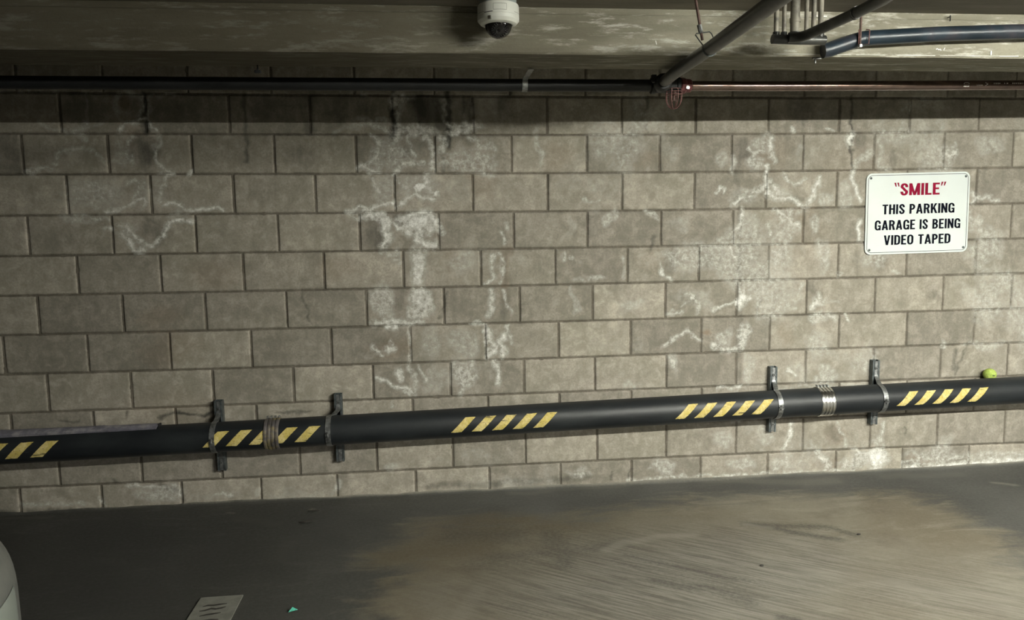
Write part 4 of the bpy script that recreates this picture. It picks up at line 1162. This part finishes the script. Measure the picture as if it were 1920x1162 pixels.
# ------------------------------------------------------------------ ceiling camera
def dome_camera():
    c = Vector((2.243, -1.285, 0)); zt = 2.218
    o = empty('security_camera', (c.x, c.y, ZS), 'white dome security camera hanging from the ceiling beside the beam', 'security camera')
    bm = bmesh.new(); lathe(bm, [(0, ZS-.001), (.064, ZS-.001), (.064, zt-.002), (0, zt-.002)], (c.x, c.y, 0), 'Z', 56)
    from_bm('mounting_ring', bm, M['camgrey'], o)
    bm = bmesh.new()
    lathe(bm, [(0, zt), (.066, zt), (.0708, zt-.002), (.0722, zt-.007), (.0728, zt-.040), (.0718, zt-.0415), (.0730, zt-.043), (.0726, zt-.054), (.064, zt-.064), (.0545, zt-.068), (.049, zt-.0685), (.047, zt-.064), (.0, zt-.058)], (c.x, c.y, 0), 'Z', 72)
    from_bm('camera_housing', bm, M['cam'], o, smooth=25)
    # moulded panel lines on the housing
    def seam(a0, a1, z, name='panel_seam', horiz=True, h=.012):
        pass
    bm = bmesh.new()
    def surf(a, z, r=.0732): return Vector((c.x+math.sin(R(a))*r, c.y-math.cos(R(a))*r, z))
    def ribbon(pts, w):
        for (a0, z0), (a1, z1) in zip(pts, pts[1:]):
            n = max(1, int(abs(a1-a0)/3))
            for i in range(n):
                u, v = a0+(a1-a0)*i/n, a0+(a1-a0)*(i+1)/n; zu, zv = z0+(z1-z0)*i/n, z0+(z1-z0)*(i+1)/n
                if a0 == a1: q = [surf(u-w*600, zu), surf(u+w*600, zu), surf(v+w*600, zv), surf(v-w*600, zv)]
                else: q = [surf(u, zu-w), surf(v, zv-w), surf(v, zv+w), surf(u, zu+w)]
                bm.faces.new([bm.verts.new(p) for p in q])
    for pts in ([(-18, zt-.012), (-18, zt-.032)], [(18, zt-.012), (18, zt-.032)], [(-18, zt-.032), (18, zt-.032)], [(-42, zt-.012), (-42, zt-.032)], [(44, zt-.034), (78, zt-.034)], [(-80, zt-.034), (-46, zt-.034)], [(-18, zt-.012), (18, zt-.012)]):
        bm = bmesh.new(); ribbon(pts, .0006); bmesh.ops.remove_doubles(bm, verts=bm.verts, dist=1e-5)
        from_bm('panel_seam', bm, M['seam'], o, smooth=0)
    bm = bmesh.new(); ribbon([(-46, zt-.0375), (-20, zt-.0375)], .0013); from_bm('brand_print', bm, M['logo'], o, smooth=0)
    bm = bmesh.new(); p = surf(-30, zt-.056, .0695)
    box(bm, p, (.012, .010, .012), .002, Matrix.Rotation(R(-30), 3, 'Z')); from_bm('latch', bm, M['bright'], o)
    # inner eyeball and its ring of diodes
    zc = zt-.066; tilt = Matrix.Rotation(R(-38), 3, 'X')
    ctr = Vector((c.x, c.y, zc-.004)); fwd = Vector((.05, -.80, -.60)).normalized()
    bm = bmesh.new(); bmesh.ops.create_uvsphere(bm, u_segments=32, v_segments=20, radius=.039, matrix=Matrix.Translation(ctr))
    for v_ in list(bm.verts):
        dd = v_.co-ctr; h = dd.dot(fwd)
        if h > .027: v_.co -= fwd*(h-.027)
        if v_.co.z > zc+.006: v_.co.z = zc+.006
    from_bm('lens_turret', bm, M['lens'], o, smooth=30)
    u, v = frame_of(fwd)
    bm = bmesh.new()
    tube(bm, [ctr+fwd*.027, ctr+fwd*.0305], .0115, 28); 
    from_bm('lens_barrel', bm, M['lens'], o, smooth=30)
    bm = bmesh.new()
    for rad, n, off in ((.0185, 16, 0), (.0240, 20, 9)):
        for k in range(n):
            a = R(360*k/n+off); q = ctr+fwd*.0272+(u*math.cos(a)+v*math.sin(a))*rad
            bmesh.ops.create_icosphere(bm, subdivisions=1, radius=.0016, matrix=Matrix.Translation(q))
    from_bm('infrared_diode_ring', bm, M['led'], o)
    bm = bmesh.new(); prof = [(.0475, zc+.002)]
    for i in range(13): prof.append((.0470*math.cos(R(90*i/12)), zc-.0470*math.sin(R(90*i/12))*.98))
    prof[-1] = (0, prof[-1][1]); lathe(bm, prof, (c.x, c.y, 0), 'Z', 64)
    prof2 = [(max(0, r-.0015) if r else 0, h+(.0015 if r < .02 else 0.0)) for r, h in prof]
    lathe(bm, prof2, (c.x, c.y, 0), 'Z', 64)
    from_bm('clear_dome', bm, M['dome'], o, smooth=180)
dome_camera()

# ------------------------------------------------------------------ sprinkler main, tee, branch
YM, ZM = -.69, 2.057
bm = bmesh.new(); tube(bm, [(-6.9, YM, 2.060), (0, YM, 2.058), (1.3, YM, 2.057), (2.36, YM, 2.056), (2.995, YM, 2.057)], .0262, 32)
tag(from_bm('sprinkler_main_pipe', bm, M['black']), 'black horizontal pipe along the dark top left of the wall', 'pipe')
mo = empty('sprinkler_branch_pipe', (3.14, YM, ZM), 'thin brown pipe with a bright highlight along the top right of the wall', 'pipe')
bm = bmesh.new(); tube(bm, [(3.148, YM, 2.056), (3.502, YM, 2.057), (4.16, YM, 2.0625), (4.74, YM, 2.068), (6.2, YM, 2.083), (12.9, YM, 2.10)], .0215, 32)
from_bm('pipe_body', bm, M['brownpipe'], mo)
bm = bmesh.new()       # printed marks near the right edge of the pipe
def on_pipe(x, a, zc): return Vector((x, YM-math.cos(R(a))*.0219, zc+math.sin(R(a))*.0219))
def pmark(pts, w=.0016):
    for (x0, a0), (x1, a1) in zip(pts, pts[1:]):
        zc0 = np.interp((x0+x1)/2, [4.16, 4.74], [2.0625, 2.068])
        d = Vector((x1-x0, (a1-a0)*.00038)); n = Vector((-d.y, d.x)).normalized()*w/2
        bm.faces.new([bm.verts.new(on_pipe(x, a, zc0)) for x, a in ((x0-n.x, a0-n.y/.00038), (x1-n.x, a1-n.y/.00038), (x1+n.x, a1+n.y/.00038), (x0+n.x, a0+n.y/.00038))])
MK = lambda: from_bm('printed_mark', bm, M['whitepaint'], mo, smooth=0)
pmark([(4.425, -25), (4.45, -25), (4.45, 10), (4.445, 22), (4.43, 22), (4.425, 10), (4.425, -25)]); pmark([(4.425, -10), (4.45, -10)])
MK()
for k in range(5):
    bm = bmesh.new(); pmark([(4.487+k*.0065, -4), (4.490+k*.0065, -17)], .002); MK()
bm = bmesh.new(); pmark([(4.53, 22), (4.543, 2), (4.53, -16)], .002); MK()
for x, l in ((4.572, .008), (4.584, .006), (4.594, .010), (4.624, .003), (4.636, .006), (4.664, .005), (4.673, .004), (4.681, .008), (4.693, .005), (4.702, .008), (4.714, .004), (4.722, .005)):
    bm = bmesh.new(); pmark([(x, 2), (x, 18)], .0016); pmark([(x, 10), (x+l, 12)], .002); MK()

def hex_collar(bm, p, q, r, seg=8): tube(bm, [p, q], r, seg)
to = empty('pipe_tee', (3.02, YM, ZM), 'dark grooved pipe tee where the slanting pipe meets the wall pipe', 'pipe fitting')
bm = bmesh.new()
tube(bm, [(2.962, YM, ZM), (2.966, YM, ZM), (2.985, YM, ZM), (2.989, YM, ZM), (3.075, YM, ZM), (3.079, YM, ZM), (3.092, YM, ZM)], .03, 28, rs=[.028, .036, .036, .032, .032, .037, .037])
tube(bm, [(3.0, YM-.01, ZM), (2.992, YM-.075, ZM-.003), (2.992, YM-.08, ZM-.003), (2.990, YM-.105, ZM-.004), (2.989, YM-.12, ZM-.004)], .03, 28, rs=[.031, .031, .037, .037, .030])
from_bm('tee_body', bm, M['black'], to)
bm = bmesh.new()
for s in (-1, 1):
    bm = bmesh.new(); box(bm, (2.991+s*.036, YM-.09, ZM+.004), (.018, .024, .016), .003)
    tube(bm, [(2.991+s*.030, YM-.09, ZM+.004), (2.991+s*.050, YM-.09, ZM+.004)], .0045, 10); from_bm('coupling_bolt', bm, M['black'], to)
bm = bmesh.new(); box(bm, (2.975, YM-.01, ZM+.037), (.022, .022, .014), .003)
from_bm('top_lug', bm, M['black'], to)

ro = empty('pipe_reducer', (3.12, YM, ZM), 'oxblood red faceted reducer fitting at the start of the brown pipe', 'pipe fitting')
bm = bmesh.new(); tube(bm, [(3.096, YM, ZM), (3.100, YM, ZM), (3.116, YM, ZM), (3.124, YM, ZM), (3.143, YM, ZM), (3.147, YM, ZM)], .03, 8, rs=[.031, .0355, .0355, .029, .029, .0245])
from_bm('hex_body', bm, M['red'], ro, smooth=20)
bm = bmesh.new(); lathe(bm, [(0, -.004), (.008, -.003), (.0095, 0)], (3.121, YM-.0335, ZM-.012), 'Y', 18); from_bm('highlight_disc', bm, M['bright'], ro)  # bright disc standing in for a round highlight on the reducer

so = empty('fire_sprinkler', (3.066, YM, ZM-.03), 'small sprinkler head inside a reddish wire cage under the pipe tee', 'sprinkler')
sx, sy, sz = 3.066, YM-.012, ZM-.030
bm = bmesh.new(); lathe(bm, [(0, sz+.006), (.013, sz+.006), (.013, sz-.008), (.009, sz-.012), (.005, sz-.016), (.004, sz-.038), (0, sz-.038)], (sx, sy, 0), 'Z', 18)
from_bm('nozzle', bm, M['rust'], so)
bm = bmesh.new(); lathe(bm, [(0, sz-.036), (.013, sz-.037), (.013, sz-.0385), (0, sz-.0385)], (sx, sy, 0), 'Z', 20); from_bm('deflector', bm, M['rust'], so)
bm = bmesh.new()
def loop(cx, cy, z, r, n=24): return [(cx+r*math.cos(2*math.pi*i/n), cy+r*math.sin(2*math.pi*i/n), z) for i in range(n+1)]
for z, r in ((sz+.012, .034), (sz-.012, .036), (sz+.001, .0345)): tube(bm, loop(sx, sy, z, r), .0016, 8, False)
for a in range(0, 180, 45):
    ca, sa = math.cos(R(a+12)), math.sin(R(a+12)); pts = []
    for i in range(21):
        th = math.pi*i/20; w = .0355*math.cos(th); zz = sz-.024-.048*math.sin(th)
        if i == 0: pts.append((sx+ca*.0345, sy+sa*.0345, sz+.012))
        pts.append((sx+ca*w, sy+sa*w, zz))
        if i == 20: pts.append((sx-ca*.0345, sy-sa*.0345, sz+.012))
    tube(bm, pts, .0015, 8)
from_bm('wire_guard', bm, M['wire'], so)

bm = bmesh.new(); tube(bm, [(2.989, YM-.125, ZM-.004), (2.972, -1.0, 2.050), (2.958, -1.42, 2.048), (2.920, -2.05, 2.040), (2.912, -2.20, 2.039)]+bez((2.912, -2.20, 2.039), (2.908, -2.29, 2.038), (2.906, -2.29, 2.13), 8)[1:]+[(2.905, -2.29, 2.26)], .0238, 32)
bp = from_bm('slanting_pipe', bm, M['pipe']); tag(bp, 'dark grey pipe slanting from the tee to the top of the picture', 'pipe')

# strap hanging the main pipe from the beam
bm = bmesh.new(); x = 2.405
pts = [(x, YB_-.03, ZB-.0035), (x, YB_+.02, ZB-.0035), (x, YM-.045, ZB-.003+.0), (x, YM-.0285, ZM+.014), (x, YM-.0285, ZM-.006), (x, YM-.020, ZM-.0225), (x, YM, ZM-.0285), (x, YM+.02, ZM-.021), (x, YM+.0285, ZM)]
rows = []
for i, p in enumerate(pts):
    d = (Vector(pts[min(i+1, len(pts)-1)])-Vector(pts[max(i-1, 0)])).normalized(); nn = Vector((0, d.z, -d.y))
    rows.append([bm.verts.new(Vector(p)+Vector((sx_*.0115, 0, 0))+nn*h) for sx_, h in ((-1, 0), (1, 0), (1, .002), (-1, .002))])
for a, b in zip(rows, rows[1:]):
    for j in range(4): bm.faces.new((a[j], a[(j+1) % 4], b[(j+1) % 4], b[j]))
bm.faces.new(rows[0]); bm.faces.new(rows[-1])
tag(from_bm('pipe_strap', bm, M['steel'], smooth=30), 'pale metal strap holding the black wall pipe up to the beam', 'strap')

# ring hanger on the slanting pipe
ho = empty('pipe_hanger', (2.915, -1.42, ZS), 'reddish threaded rod with wire ring holding the slanting pipe', 'pipe hanger', 'rod hangers under the ceiling')
hx, hy, hz = 2.957, -1.425, 2.048
bm = bmesh.new(); tube(bm, [(2.893, hy, ZS+.02), (2.930, hy, 2.075)], .0048, 12); from_bm('threaded_rod', bm, M['rust'], ho)
bm = bmesh.new(); tube(bm, [(2.918, hy, 2.125), (2.925, hy, 2.098)], .0085, 8); from_bm('rod_nut', bm, M['steel'], ho)
bm = bmesh.new(); r_ = .0258; pts = [(2.924, hy, 2.097), (2.909, hy, 2.097), (2.905, hy, 2.092)]
pts += [(hx+r_*math.cos(R(a)), hy, hz+r_*math.sin(R(a))) for a in np.linspace(160, 380, 20)]
pts += [(2.962, hy, 2.097), (2.954, hy, 2.103), (2.926, hy, 2.099)]
tube(bm, pts, .0021, 8); from_bm('wire_ring', bm, M['strut'], ho)

# ------------------------------------------------------------------ second slanting pipe, riser cluster, big pipe
p2 = empty('waste_pipe', (3.33, -1.28, 2.13), 'dark waste pipe slanting up right from the riser cluster', 'pipe')
Z2 = 2.108
bm = bmesh.new(); tube(bm, bez((3.272, -1.352, Z2-.004), (3.318, -1.356, Z2-.006), (3.330, -1.41, Z2), 8)+[(3.345, -1.48, Z2+.004), (3.366, -1.62, 2.117), (3.352, -1.80, 2.110), (3.300, -2.12, 2.105)]+bez((3.300, -2.12, 2.105), (3.290, -2.19, 2.105), (3.290, -2.19, 2.17), 8)[1:]+[(3.29, -2.19, 2.26)], .0178, 28)
from_bm('pipe_body', bm, M['pipe'], p2)
bm = bmesh.new(); 
for a, b, r in (((3.366, -1.612, 2.117), (3.3662, -1.619, 2.117), .0198), ((3.3662, -1.624, 2.117), (3.3655, -1.631, 2.1168), .0198)): tube(bm, [a, b], r, 28)
from_bm('coupling_rib', bm, M['pipe'], p2)

RIS = [(1455, 3.232, .0085, 'mottle', 'leftmost thin riser pipe in the cluster in front of the beam'), (1471, 3.261, .0075, 'mottle', 'second thin riser pipe from the left in the cluster'),
       (1490, 3.301, .0165, 'mottle', 'thick mottled riser pipe in the cluster in front of the beam'), (1511, 3.344, .0075, 'mottle', 'thin riser pipe just right of the thick mottled riser'),
       (1524, 3.371, .0085, 'mottle', 'second riser pipe right of the thick mottled riser'), (1538, 3.397, .0095, 'mottle', 'rightmost pale riser pipe in the cluster')]
for _, x, r, mt, lab in RIS:
    y = -1.34; o = empty('riser_pipe', (x, y, Z2-.0), lab, 'pipe', 'riser pipes clustered in front of the beam')
    bm = bmesh.new(); tube(bm, [(x, y, Z2+.002), (x, y, ZS+.01)], r, 20); from_bm('pipe_body', bm, M[mt], o)
    bm = bmesh.new(); tube(bm, [(x, y, Z2-.004), (x, y, Z2+.018)], r+.0035, 20); from_bm('socket', bm, M['pipe'], o)
    if r > .01:
        bm = bmesh.new(); tube(bm, [(x, y, Z2+.052), (x, y, Z2+.066)], r+.0022, 20); from_bm('collar', bm, M['mottle'], o)
bm = bmesh.new(); tube(bm, [(3.218, -1.34, Z2-.006), (3.30, -1.34, Z2-.008), (3.415, -1.34, Z2-.008)], .0165, 24)
tag(from_bm('pipe_manifold', bm, M['pipe']), 'dark horizontal manifold pipe joining the feet of the risers', 'pipe')

bo_ = empty('drain_pipe', (3.6, -1.235, 2.12), 'large blue-black drain pipe along the beam at upper right', 'pipe')
bm = bmesh.new()
YP = -1.222
body = [(3.478, YP+.012, 2.093), (3.500, YP+.010, 2.0965)]+bez((3.575, YP, 2.121), (3.605, YP, 2.131), (3.64, YP, 2.138), 5)+[(3.93, YP, 2.156), (4.23, YP, 2.168), (4.9, YP, 2.182), (6.5, YP, 2.195), (12.9, YP, 2.21)]
tube(bm, body, .0275, 36); from_bm('pipe_body', bm, M['bluepipe'], bo_)
h2 = empty('pipe_hanger', (3.61, YP, ZS), 'brown rod with a square clevis holding the large blue-black pipe', 'pipe hanger', 'rod hangers under the ceiling')
xh = 3.598; yh = YP-.034
bm = bmesh.new(); tube(bm, [(xh, yh, ZS+.01), (xh, yh, 2.096)], .0042, 12); from_bm('threaded_rod', bm, M['rust'], h2)
bm = bmesh.new(); z0, z1 = 2.108, 2.160
for d in (0,):
    tube(bm, [(xh-.006, yh, z1), (xh-.006, yh, z0), (xh+.034, yh, z0), (xh+.036, yh, z1), (xh+.030, yh+.012, z1+.004)], .0020, 8)
from_bm('clevis_strap', bm, M['wire'], h2)
bm = bmesh.new(); lathe(bm, [(0, -.006), (.0085, -.006), (.0085, .004), (0, .004)], (xh, yh, 2.102), 'Z', 6); from_bm('rod_nut', bm, M['bright'], h2)

# little bits of ironmongery on the concrete
bm = bmesh.new(); tube(bm, [(1.338, -.925, ZB+.01), (1.338, -.925, ZB-.022)], .0028, 10); box(bm, (1.338, -.925, ZB-.022), (.024, .018, .010), .002)
tag(from_bm('ceiling_hook', bm, M['black']), 'tiny black hook under the beam at upper left', 'hook')
bm = bmesh.new(); tube(bm, [(4.005-.035*0, YF+.01, 2.232), (4.005, YF-.012, 2.2315)], .0018, 8); box(bm, (4.005, YF-.012, 2.226), (.004, .004, .022), .001)
tag(from_bm('nail', bm, M['hole']), 'thin dark nail at the top edge of the beam', 'nail')
bm = bmesh.new(); box(bm, (3.463, YF-.003, 2.214), (.006, .006, .030), .001); box(bm, (3.486, YF-.003, 2.228), (.046, .006, .005), .001)
tag(from_bm('angle_bracket', bm, M['whitepaint']), 'small white angle bracket on the beam behind the waste pipe', 'bracket')
bm = bmesh.new(); tube(bm, [(3.480, -1.15, ZB+.004), (3.480, -1.15, ZB-.022)], .0035, 10); box(bm, (3.486, -1.15, ZB-.003), (.035, .012, .006), .001)
tag(from_bm('anchor_stub', bm, M['steel']), 'short steel anchor stub below the end of the large pipe', 'anchor')

# ------------------------------------------------------------------ things on the floor
bm = bmesh.new()
def fpoly(bm, pts, z, mat=0):
    f = bm.faces.new([bm.verts.new((x, y, z)) for x, y in pts]); f.material_index = mat; return f
def slab_poly(bm, pts, z0, z1, mat=0):
    a = [bm.verts.new((x, y, z1)) for x, y in pts]; b = [bm.verts.new((x, y, z0)) for x, y in pts]
    k = len(pts); f = bm.faces.new(a); f.material_index = mat
    for j in range(k): q = bm.faces.new((a[j], b[j], b[(j+1) % k], a[(j+1) % k])); q.material_index = mat
so_ = empty('stall_number', (1.125, -1.2, .004), 'worn grey-white painted stall number patch on the dark floor', 'floor marking')
slab_poly(bm, [(1.043, -1.055), (1.205, -1.052), (1.206, -1.42), (1.040, -1.42)], 0, .0052)
from_bm('paint_patch', bm, M['floorpaint'], so_, smooth=0)
def digit_bar(pts, w):
    bm = bmesh.new()
    T = Matrix.Translation((0, 0, .0056)) @ Matrix.Rotation(R(-90), 4, 'X') @ Matrix.Diagonal((1, 1, 1, 1))
    n = len(pts); q = []
    for i in range(n):
        a = Vector(pts[max(0, i-1)]); b = Vector(pts[min(n-1, i+1)]); d = (b-a).normalized(); nn = Vector((-d.y, d.x))*w/2*(.45 if i in (0, n-1) else 1)
        q.append((Vector(pts[i])+nn, Vector(pts[i])-nn))
    for (a, b), (c, d) in zip(q, q[1:]): bm.faces.new([bm.verts.new((p.x, p.y, .0058)) for p in (b, d, c, a)])
    bmesh.ops.remove_doubles(bm, verts=bm.verts, dist=1e-5); from_bm('stencil_stroke', bm, M['stencil'], so_, smooth=0)
digit_bar([(1.072, -1.131), (1.090, -1.124), (1.112, -1.126), (1.130, -1.121), (1.160, -1.118)], .012)
digit_bar([(1.070, -1.166), (1.090, -1.162), (1.110, -1.150), (1.128, -1.156), (1.148, -1.150), (1.162, -1.142)], .013)
digit_bar([(1.082, -1.205), (1.105, -1.196), (1.128, -1.192), (1.155, -1.186)], .012)
digit_bar([(1.076, -1.25), (1.100, -1.240), (1.130, -1.236), (1.160, -1.236)], .012)

bm = bmesh.new(); g = Vector((1.425, -1.205, .004))
A_ = [bm.verts.new(g+Vector(p)) for p in ((-.014, -.010, 0), (.020, .004, .001), (.004, .016, .002), (.000, .004, .013))]
for f, mi in (((0, 1, 3), 0), ((1, 2, 3), 1), ((0, 3, 2), 1), ((0, 2, 1), 0)):
    bm.faces.new([A_[i] for i in f]).material_index = mi
tag(from_bm('litter_scrap', bm, [M['foil'], M['foilpale']], smooth=0), 'tiny crumpled green foil scrap on the dark floor', 'litter')

# small dark pebbles / flakes
def flake(name, c, s, label, mat):
    bm = bmesh.new(); bmesh.ops.create_icosphere(bm, subdivisions=2, radius=1, matrix=Matrix.Diagonal((s[0], s[1], s[2], 1)))
    r4 = np.random.RandomState(int(c[0]*100))
    for v_ in bm.verts: v_.co *= 1+r4.uniform(-.18, .18)
    bmesh.ops.translate(bm, vec=Vector((c[0], c[1], s[2]*.7+.001)), verts=bm.verts)
    return tag(from_bm(name, bm, mat), label, 'debris')
flake('leaf_litter', (1.335, -.318), (.036, .016, .004), 'black curled leaf on the floor near the wall at left', M['stencil'])
flake('leaf_litter', (1.345, -.175), (.030, .014, .003), 'black leaf with a pale fleck beside it at the wall foot', M['stencil'])
flake('pebble', (3.35, -1.075), (.009, .006, .004), 'tiny dark pebble on the tan floor, leftmost of two', M['stencil'])
flake('pebble', (3.93, -.83), (.010, .006, .004), 'tiny dark pebble on the tan floor towards the right', M['stencil'])

# ------------------------------------------------------------------ parked car at the left
def car():
    x0, x1 = -.808, 1.024; cx = (x0+x1)/2; hw = (x1-x0)/2; yn, yr = -1.805, -6.20
    o = empty('parked_car', (cx, -4.1, 0), 'silver-grey parked car at the bottom left corner of the picture', 'car')
    def plan(y):      # half width at station y, rounded nose and tail
        d = yn-y; e = y-yr; r = .62; r2 = .5; w = hw
        if d < r: w = hw-.50*(1-math.sqrt(max(0, 1-((r-d)/r)**2)))**1.0
        if e < r2: w = min(w, hw-.30*(1-math.sqrt(max(0, 1-((r2-e)/r2)**2))))
        return w
    def top(y):
        d = yn-y
        return float(np.interp(d, [0, .04, .15, .5, 1.1, 3.3, 4.0, 4.3, 4.365], [.60, .68, .75, .84, .93, .97, .95, .88, .70]))
    def bot(y): return float(np.interp(yn-y, [0, .05, .3, 4.1, 4.3, 4.365], [.30, .24, .19, .19, .26, .32]))
    bm = bmesh.new(); rings = []
    ys = [yn-t for t in sorted(set([.02*k for k in range(1, 45)])|{0, .008, .025, .05, .09, .14, .2, .28, .38, .5, .65, .85, 1.1, 1.5, 2, 2.5, 3, 3.4, 3.7, 3.95, 4.1, 4.2, 4.28, 4.34, 4.365})]
    N = 96
    for y in ys:
        w = plan(y); zt, zb = top(y), bot(y); zc, hz_ = (zt+zb)/2, (zt-zb)/2; ring = []
        if y == ys[0] or y == ys[-1]: w *= .985; hz_ *= .94
        for k in range(N):
            a = 2*math.pi*k/N; ca, sa = math.cos(a), math.sin(a); e = .42
            ring.append(bm.verts.new((cx+w*math.copysign(abs(ca)**e, ca), y, zc+hz_*math.copysign(abs(sa)**(e*1.15), sa))))
        rings.append(ring)
    for a, b in zip(rings, rings[1:]):
        for k in range(N): bm.faces.new((a[k], a[(k+1) % N], b[(k+1) % N], b[k]))
    bm.faces.new(rings[0]); bm.faces.new(rings[-1])
    body = from_bm('car_body', bm, M['carpaint'], o, smooth=60)
    # greenhouse
    bm = bmesh.new()
    st = [(yn-1.05, .70, .90, .905), (yn-1.75, .60, 1.40, .93), (yn-2.2, .585, 1.455, .94), (yn-3.0, .58, 1.44, .94), (yn-3.55, .60, 1.30, .94), (yn-4.0, .66, .97, .93)]
    rings = []
    for y, w, zt, zb in st:
        rings.append([bm.verts.new((cx+a*s, y, z)) for a, z, s in ((-1, zb, hw*.93), (-1, (zt+zb)/2, (hw*.93+w)/2+.03), (-1, zt-.05, w+.03), (-1, zt, w-.08), (1, zt, w-.08), (1, zt-.05, w+.03), (1, (zt+zb)/2, (hw*.93+w)/2+.03), (1, zb, hw*.93))])
    for a, b in zip(rings, rings[1:]):
        for k in range(7): bm.faces.new((a[k], a[k+1], b[k+1], b[k])).material_index = (0 if k == 3 else 1)
    bm.faces.new(rings[0]); bm.faces.new(rings[-1])
    from_bm('cabin_glass', bm, [M['carpaint'], M['carglass']], o, smooth=50)
    for sx_ in (-1, 1):
        for yw in (yn-.82, yn-3.45):
            bm = bmesh.new(); xc = cx+sx_*(hw-.085)
            lathe(bm, [(.20, -.09), (.29, -.10), (.315, -.085), (.32, 0), (.315, .085), (.29, .10), (.20, .09)], (xc, yw, .321), 'X', 40)
            w_ = from_bm('tyre', bm, M['rubber'], o)
            bm = bmesh.new(); lathe(bm, [(0, .075*sx_), (.05, .08*sx_), (.06, .06*sx_), (.18, .075*sx_), (.205, .088*sx_), (.205, -.05*sx_), (0, -.05*sx_)], (xc, yw, .321), 'X', 40)
            from_bm('wheel_rim', bm, M['alloy'], w_)
    # headlamps wrapped round the nose corners, following the body skin
    for sx_ in (-1, 1):
        bm = bmesh.new(); rows = []
        for i in range(13):
            d = .36+.45*(i/12); y = yn-d; w = plan(y)
            zt, zb = top(y), bot(y); zc, hz_ = (zt+zb)/2, (zt-zb)/2; row = []
            for j in range(7):
                z = .615+(j/6-1)*(.11+.03*i/12)+.012*i/12
                s = max(-.98, min(.98, (z-zc)/hz_)); sa = abs(s)**(1/(.42*1.15)); ca = math.sqrt(max(0, 1-sa*sa))**.42
                row.append(bm.verts.new((cx+sx_*(w*ca+.002), y, z)))
            rows.append(row)
        for a, b in zip(rows, rows[1:]):
            for j in range(6): bm.faces.new((a[j], a[j+1], b[j+1], b[j]))
        from_bm('headlamp', bm, M['lamp'], o)
        bm = bmesh.new(); box(bm, (cx+sx_*(hw+.07), yn-1.35, 1.0), (.16, .10, .11), .03); from_bm('door_mirror', bm, M['carpaint'], o)
    bm = bmesh.new(); box(bm, (cx, yn-.02, .50), (.9, .05, .12), .012); from_bm('grille', bm, M['trimblack'], o)
    bm = bmesh.new(); box(bm, (cx, yn-.03, .30), (1.2, .05, .08), .012); from_bm('lower_intake', bm, M['trimblack'], o)
car()

# ------------------------------------------------------------------ lamps
def fixture(x, y, label, mat, L=1.2):
    o = empty('fluorescent_fixture', (x, y, ZS), label, 'ceiling light', 'fluorescent fixtures on the garage ceiling')
    bm = bmesh.new(); box(bm, (x, y, ZS-.011), (L+.06, .11, .020), .003); from_bm('housing', bm, M['fixture'], o)
    for s in (-1, 1):
        bm = bmesh.new(); tube(bm, [(x-L/2, y+s*.028, ZS-.042), (x+L/2, y+s*.028, ZS-.042)], .0125, 16); from_bm('tube', bm, mat, o)
        for e in (-1, 1):
            bm = bmesh.new(); box(bm, (x+e*(L/2+.008), y+s*.028, ZS-.036), (.014, .03, .034), .003); from_bm('lamp_holder', bm, M['fixture'], o)
fixture(4.85, -3.66, 'lit twin-tube fluorescent fixture on the ceiling, nearest the sign', M['tube'], 2.4)
fixture(7.5, -6.6, 'dimmer unseen fill light added far to the right, shaped as a fluorescent fixture', M['tubefill'], 1.2)  # this and the next are unseen fill lamps, added for ambient light
fixture(6.0, -9.4, 'unseen fill light added far behind the viewer, shaped as a fluorescent fixture', M['tubefill'], 1.2)

w = bpy.data.worlds.new('garage_air'); scene.world = w; w.use_nodes = True
w.node_tree.nodes['Background'].inputs[0].default_value = (.5, .55, .6, 1); w.node_tree.nodes['Background'].inputs[1].default_value = .02

# ------------------------------------------------------------------ camera
cam = bpy.data.cameras.new('camera'); co = bpy.data.objects.new('camera', cam); COL.objects.link(co)
cam.sensor_width = 36; cam.lens = 36*1400/1920; cam.clip_start = .05
Rm = [[0.994605, 0.01407, -0.102779], [-0.025516, 0.993503, -0.110912], [0.10055, 0.112936, 0.988501]]
rt = Vector((Rm[0][0], Rm[0][2], -Rm[0][1])); dn = Vector((Rm[1][0], Rm[1][2], -Rm[1][1])); fw = Vector((Rm[2][0], Rm[2][2], -Rm[2][1]))
mw = Matrix((rt, -dn, -fw)).transposed().to_4x4(); mw.translation = Vector((2.00208, -3.98469, 1.45604)); co.matrix_world = mw
scene.camera = co
vs = scene.view_settings; vs.view_transform = 'Standard'; vs.look = 'None'; vs.exposure = 0; vs.gamma = 1; vs.use_curve_mapping = False
scene.cycles.max_bounces = 8; scene.cycles.use_denoising = True
